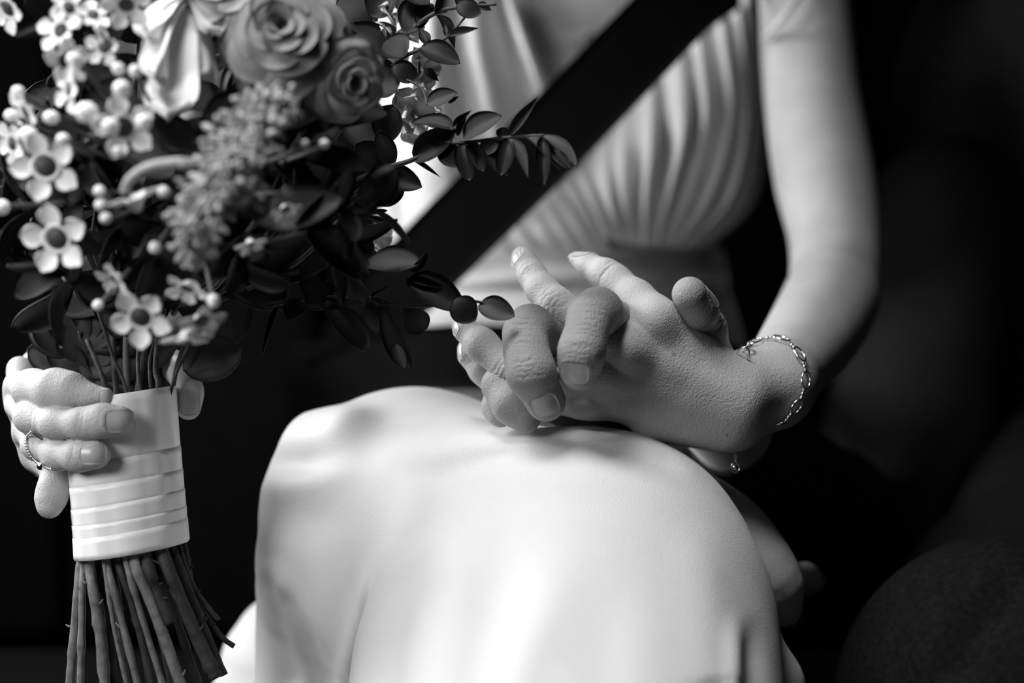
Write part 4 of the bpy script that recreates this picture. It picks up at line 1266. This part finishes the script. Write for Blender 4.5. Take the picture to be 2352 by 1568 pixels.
# the charm hangs free on a short chain below the wrist
top = P(1690, 1022, 3.4)
mb = MB()
for k in range(5):
    c = top - np.array([0, 0, .0016 * (k + .5)])
    u = RIGHT if k % 2 else FWD
    mb.add(*tube([c + np.array([0, 0, 1]) * math.cos(a) * .0011 + u * math.sin(a) * .0007 for a in np.linspace(0, 6.283, 10, endpoint=False)], .0003, 5, closed=True))
link('charm_chain', mb.mesh('charm_chain'), M['silver'], bracelet)
c = top - np.array([0, 0, .0108])
mb = MB().add(*tube([c + UP * math.cos(a) * .0024 + RIGHT * math.sin(a) * .0020 for a in np.linspace(0, 6.283, 18, endpoint=False)], .0006, 6, closed=True)).add(*ball(c, .0019, 6, 10, axis=FWD, stretch=.6))
link('charm', mb.mesh('charm'), M['silver'], bracelet)
link('charm_chain', MB().add(*tube(catmull([LP[-4], (LP[-4] + top) / 2 + FWD * .006, top + FWD * .002, top], 10), .0004, 5)).mesh('charm_chain'), M['silver'], bracelet)

# beaded ring on the finger that holds the bouquet
rpts = [see(right_f, x, y, -4, 6) for x, y in ((74, 990), (64, 1004), (62, 1020), (68, 1038), (80, 1054), (98, 1068), (118, 1076))]
rl = [surf(right_f, p) for p in rpts]
RP = np.array([p + n * .0007 for p, n in rl])
ring_t = thing('ring', 'beaded silver ring with a round stone on a finger round the bouquet handle', 'ring', tuple(RP.mean(0)))
c_ = catmull(RP, 40)
ax_f = unit(P(135, 1043, -1.3) - P(50, 985, 1.8)); mid = P(88, 1024, -.1)
back = [RP[-1] * (1 - a) + RP[0] * a + FWD * .004 * math.sin(math.pi * a) + RIGHT * .003 * math.sin(math.pi * a) for a in (.2, .4, .6, .8)]
band = np.vstack([c_, catmull([RP[-1]] + back + [RP[0]], 30)[1:-1]])
link('band', MB().add(*tube(band, .00045, 6, closed=True)).mesh('band'), M['silver'], ring_t)
Lc = np.r_[0, np.cumsum(np.linalg.norm(np.diff(c_, axis=0), axis=1))]
for s_ in np.arange(0, Lc[-1], .00135):
    p = np.array([np.interp(s_, Lc, c_[:, i]) for i in range(3)]) - FWD * .0005
    link('bead', MB().add(*ball(p, .0006, 5, 7)).mesh('bead'), M['silver'], ring_t)
link('stone', MB().add(*ball(RP[5] - FWD * .0016, .0019, 8, 12)).mesh('stone'), M['silver'], ring_t)
# ------------------------------------------------------------------ car seat, belt, shell
def strap_mesh(name, pts, width, thick, n=60):
    """webbing along pts [(px,py,z)], flat side to the lens"""
    C = np.array([P(*q) for q in catmull(pts, n)])
    T = np.gradient(C, axis=0)
    G = np.zeros((n, 7, 3))
    for i in range(n):
        t = unit(T[i]); nn = unit(-FWD - t * (-FWD @ t)); s = np.cross(t, nn)
        for j in range(7):
            G[i, j] = C[i] + s * width * (j / 6 - .5)
    V, F = shell(G, thick)
    return MB().add(V, F).mesh(name)
belt = thing('seat_belt', 'black seat belt running diagonally across the white bodice', 'seat belt', tuple(P(1290, 295, 34)))
o = link('shoulder_strap', strap_mesh('shoulder_strap', [(2080, -500, 62), (1720, -150, 44), (1580, -10, 36), (1290, 290, 34), (1000, 580, 36), (860, 720, 42), (780, 810, 50)], .0540, .0022), M['belt'], belt)
o = link('lap_strap', strap_mesh('lap_strap', [(700, 900, 56), (860, 840, 40), (1000, 822, 33), (1200, 822, 32), (1400, 822, 33), (1600, 840, 38), (1800, 900, 56)], .044, .0022), M['belt'], belt)
link('buckle', box_mesh('buckle', tuple(P(740, 880, 55)), (.028, .012, .035), .005), M['belt'], belt)

seat = thing('car_seat', 'black leather rear car seat behind the person in white', 'car seat', tuple(P(1340, 1500, 80)))
by = P(1176, 784, 82)[1]
def cushion(name, x0, x1, z0, z1, y, t, parent):
    me = box_mesh(name, ((x0 + x1) / 2, y, (z0 + z1) / 2), ((x1 - x0) / 2, t, (z1 - z0) / 2), .03, 5)
    return link(name, me, M['leather'], parent)
for k in range(6):
    x0 = -.78 + k * .29
    cushion('backrest_panel', x0, x0 + .288, .30, 1.06, by + .16, .10, seat)
    me = box_mesh('seat_panel', (x0 + .144, .28, .30), (.143, .30, .09), .03, 5)
    link('seat_panel', me, M['leather'], seat)
for x in (-.40, .16, .60):
    link('headrest', box_mesh('headrest', (x, by + .16, 1.20), (.13, .06, .09), .04, 5), M['leather'], seat)
    for s in (-.05, .05):
        V, F = tube([(x + s, by + .16, 1.02), (x + s, by + .16, 1.14)], .006, 8)
        link('headrest_post', MB().add(V, F).mesh('headrest_post'), M['silver'], seat)
def struct(name, c, half, m, label):
    o = link(name, box_mesh(name, c, half), m); tag(o, label, kind='structure'); return o
struct('floor', (.05, -.1, -.01), (1.0, 1.2, .01), M['carpet'], 'dark carpeted car floor')
struct('wall_back', (.05, by + .42, .75), (1.0, .02, .75), M['carpet'], 'dark wall behind the car seat')
struct('wall_right', (1.04, -.1, .5), (.02, 1.2, .5), M['carpet'], 'dark door panel beside the seat')
struct('roof_blocker', (.05, .55, 1.38), (1.0, .68, .015), M['carpet'], 'dark unseen roof panel added to block overhead light from the torso')  # out-of-view roof, put in to keep the overhead lamp off the torso
struct('wall_left', (-.84, -.1, .38), (.02, 1.2, .38), M['carpet'], 'dark door panel below the side window')
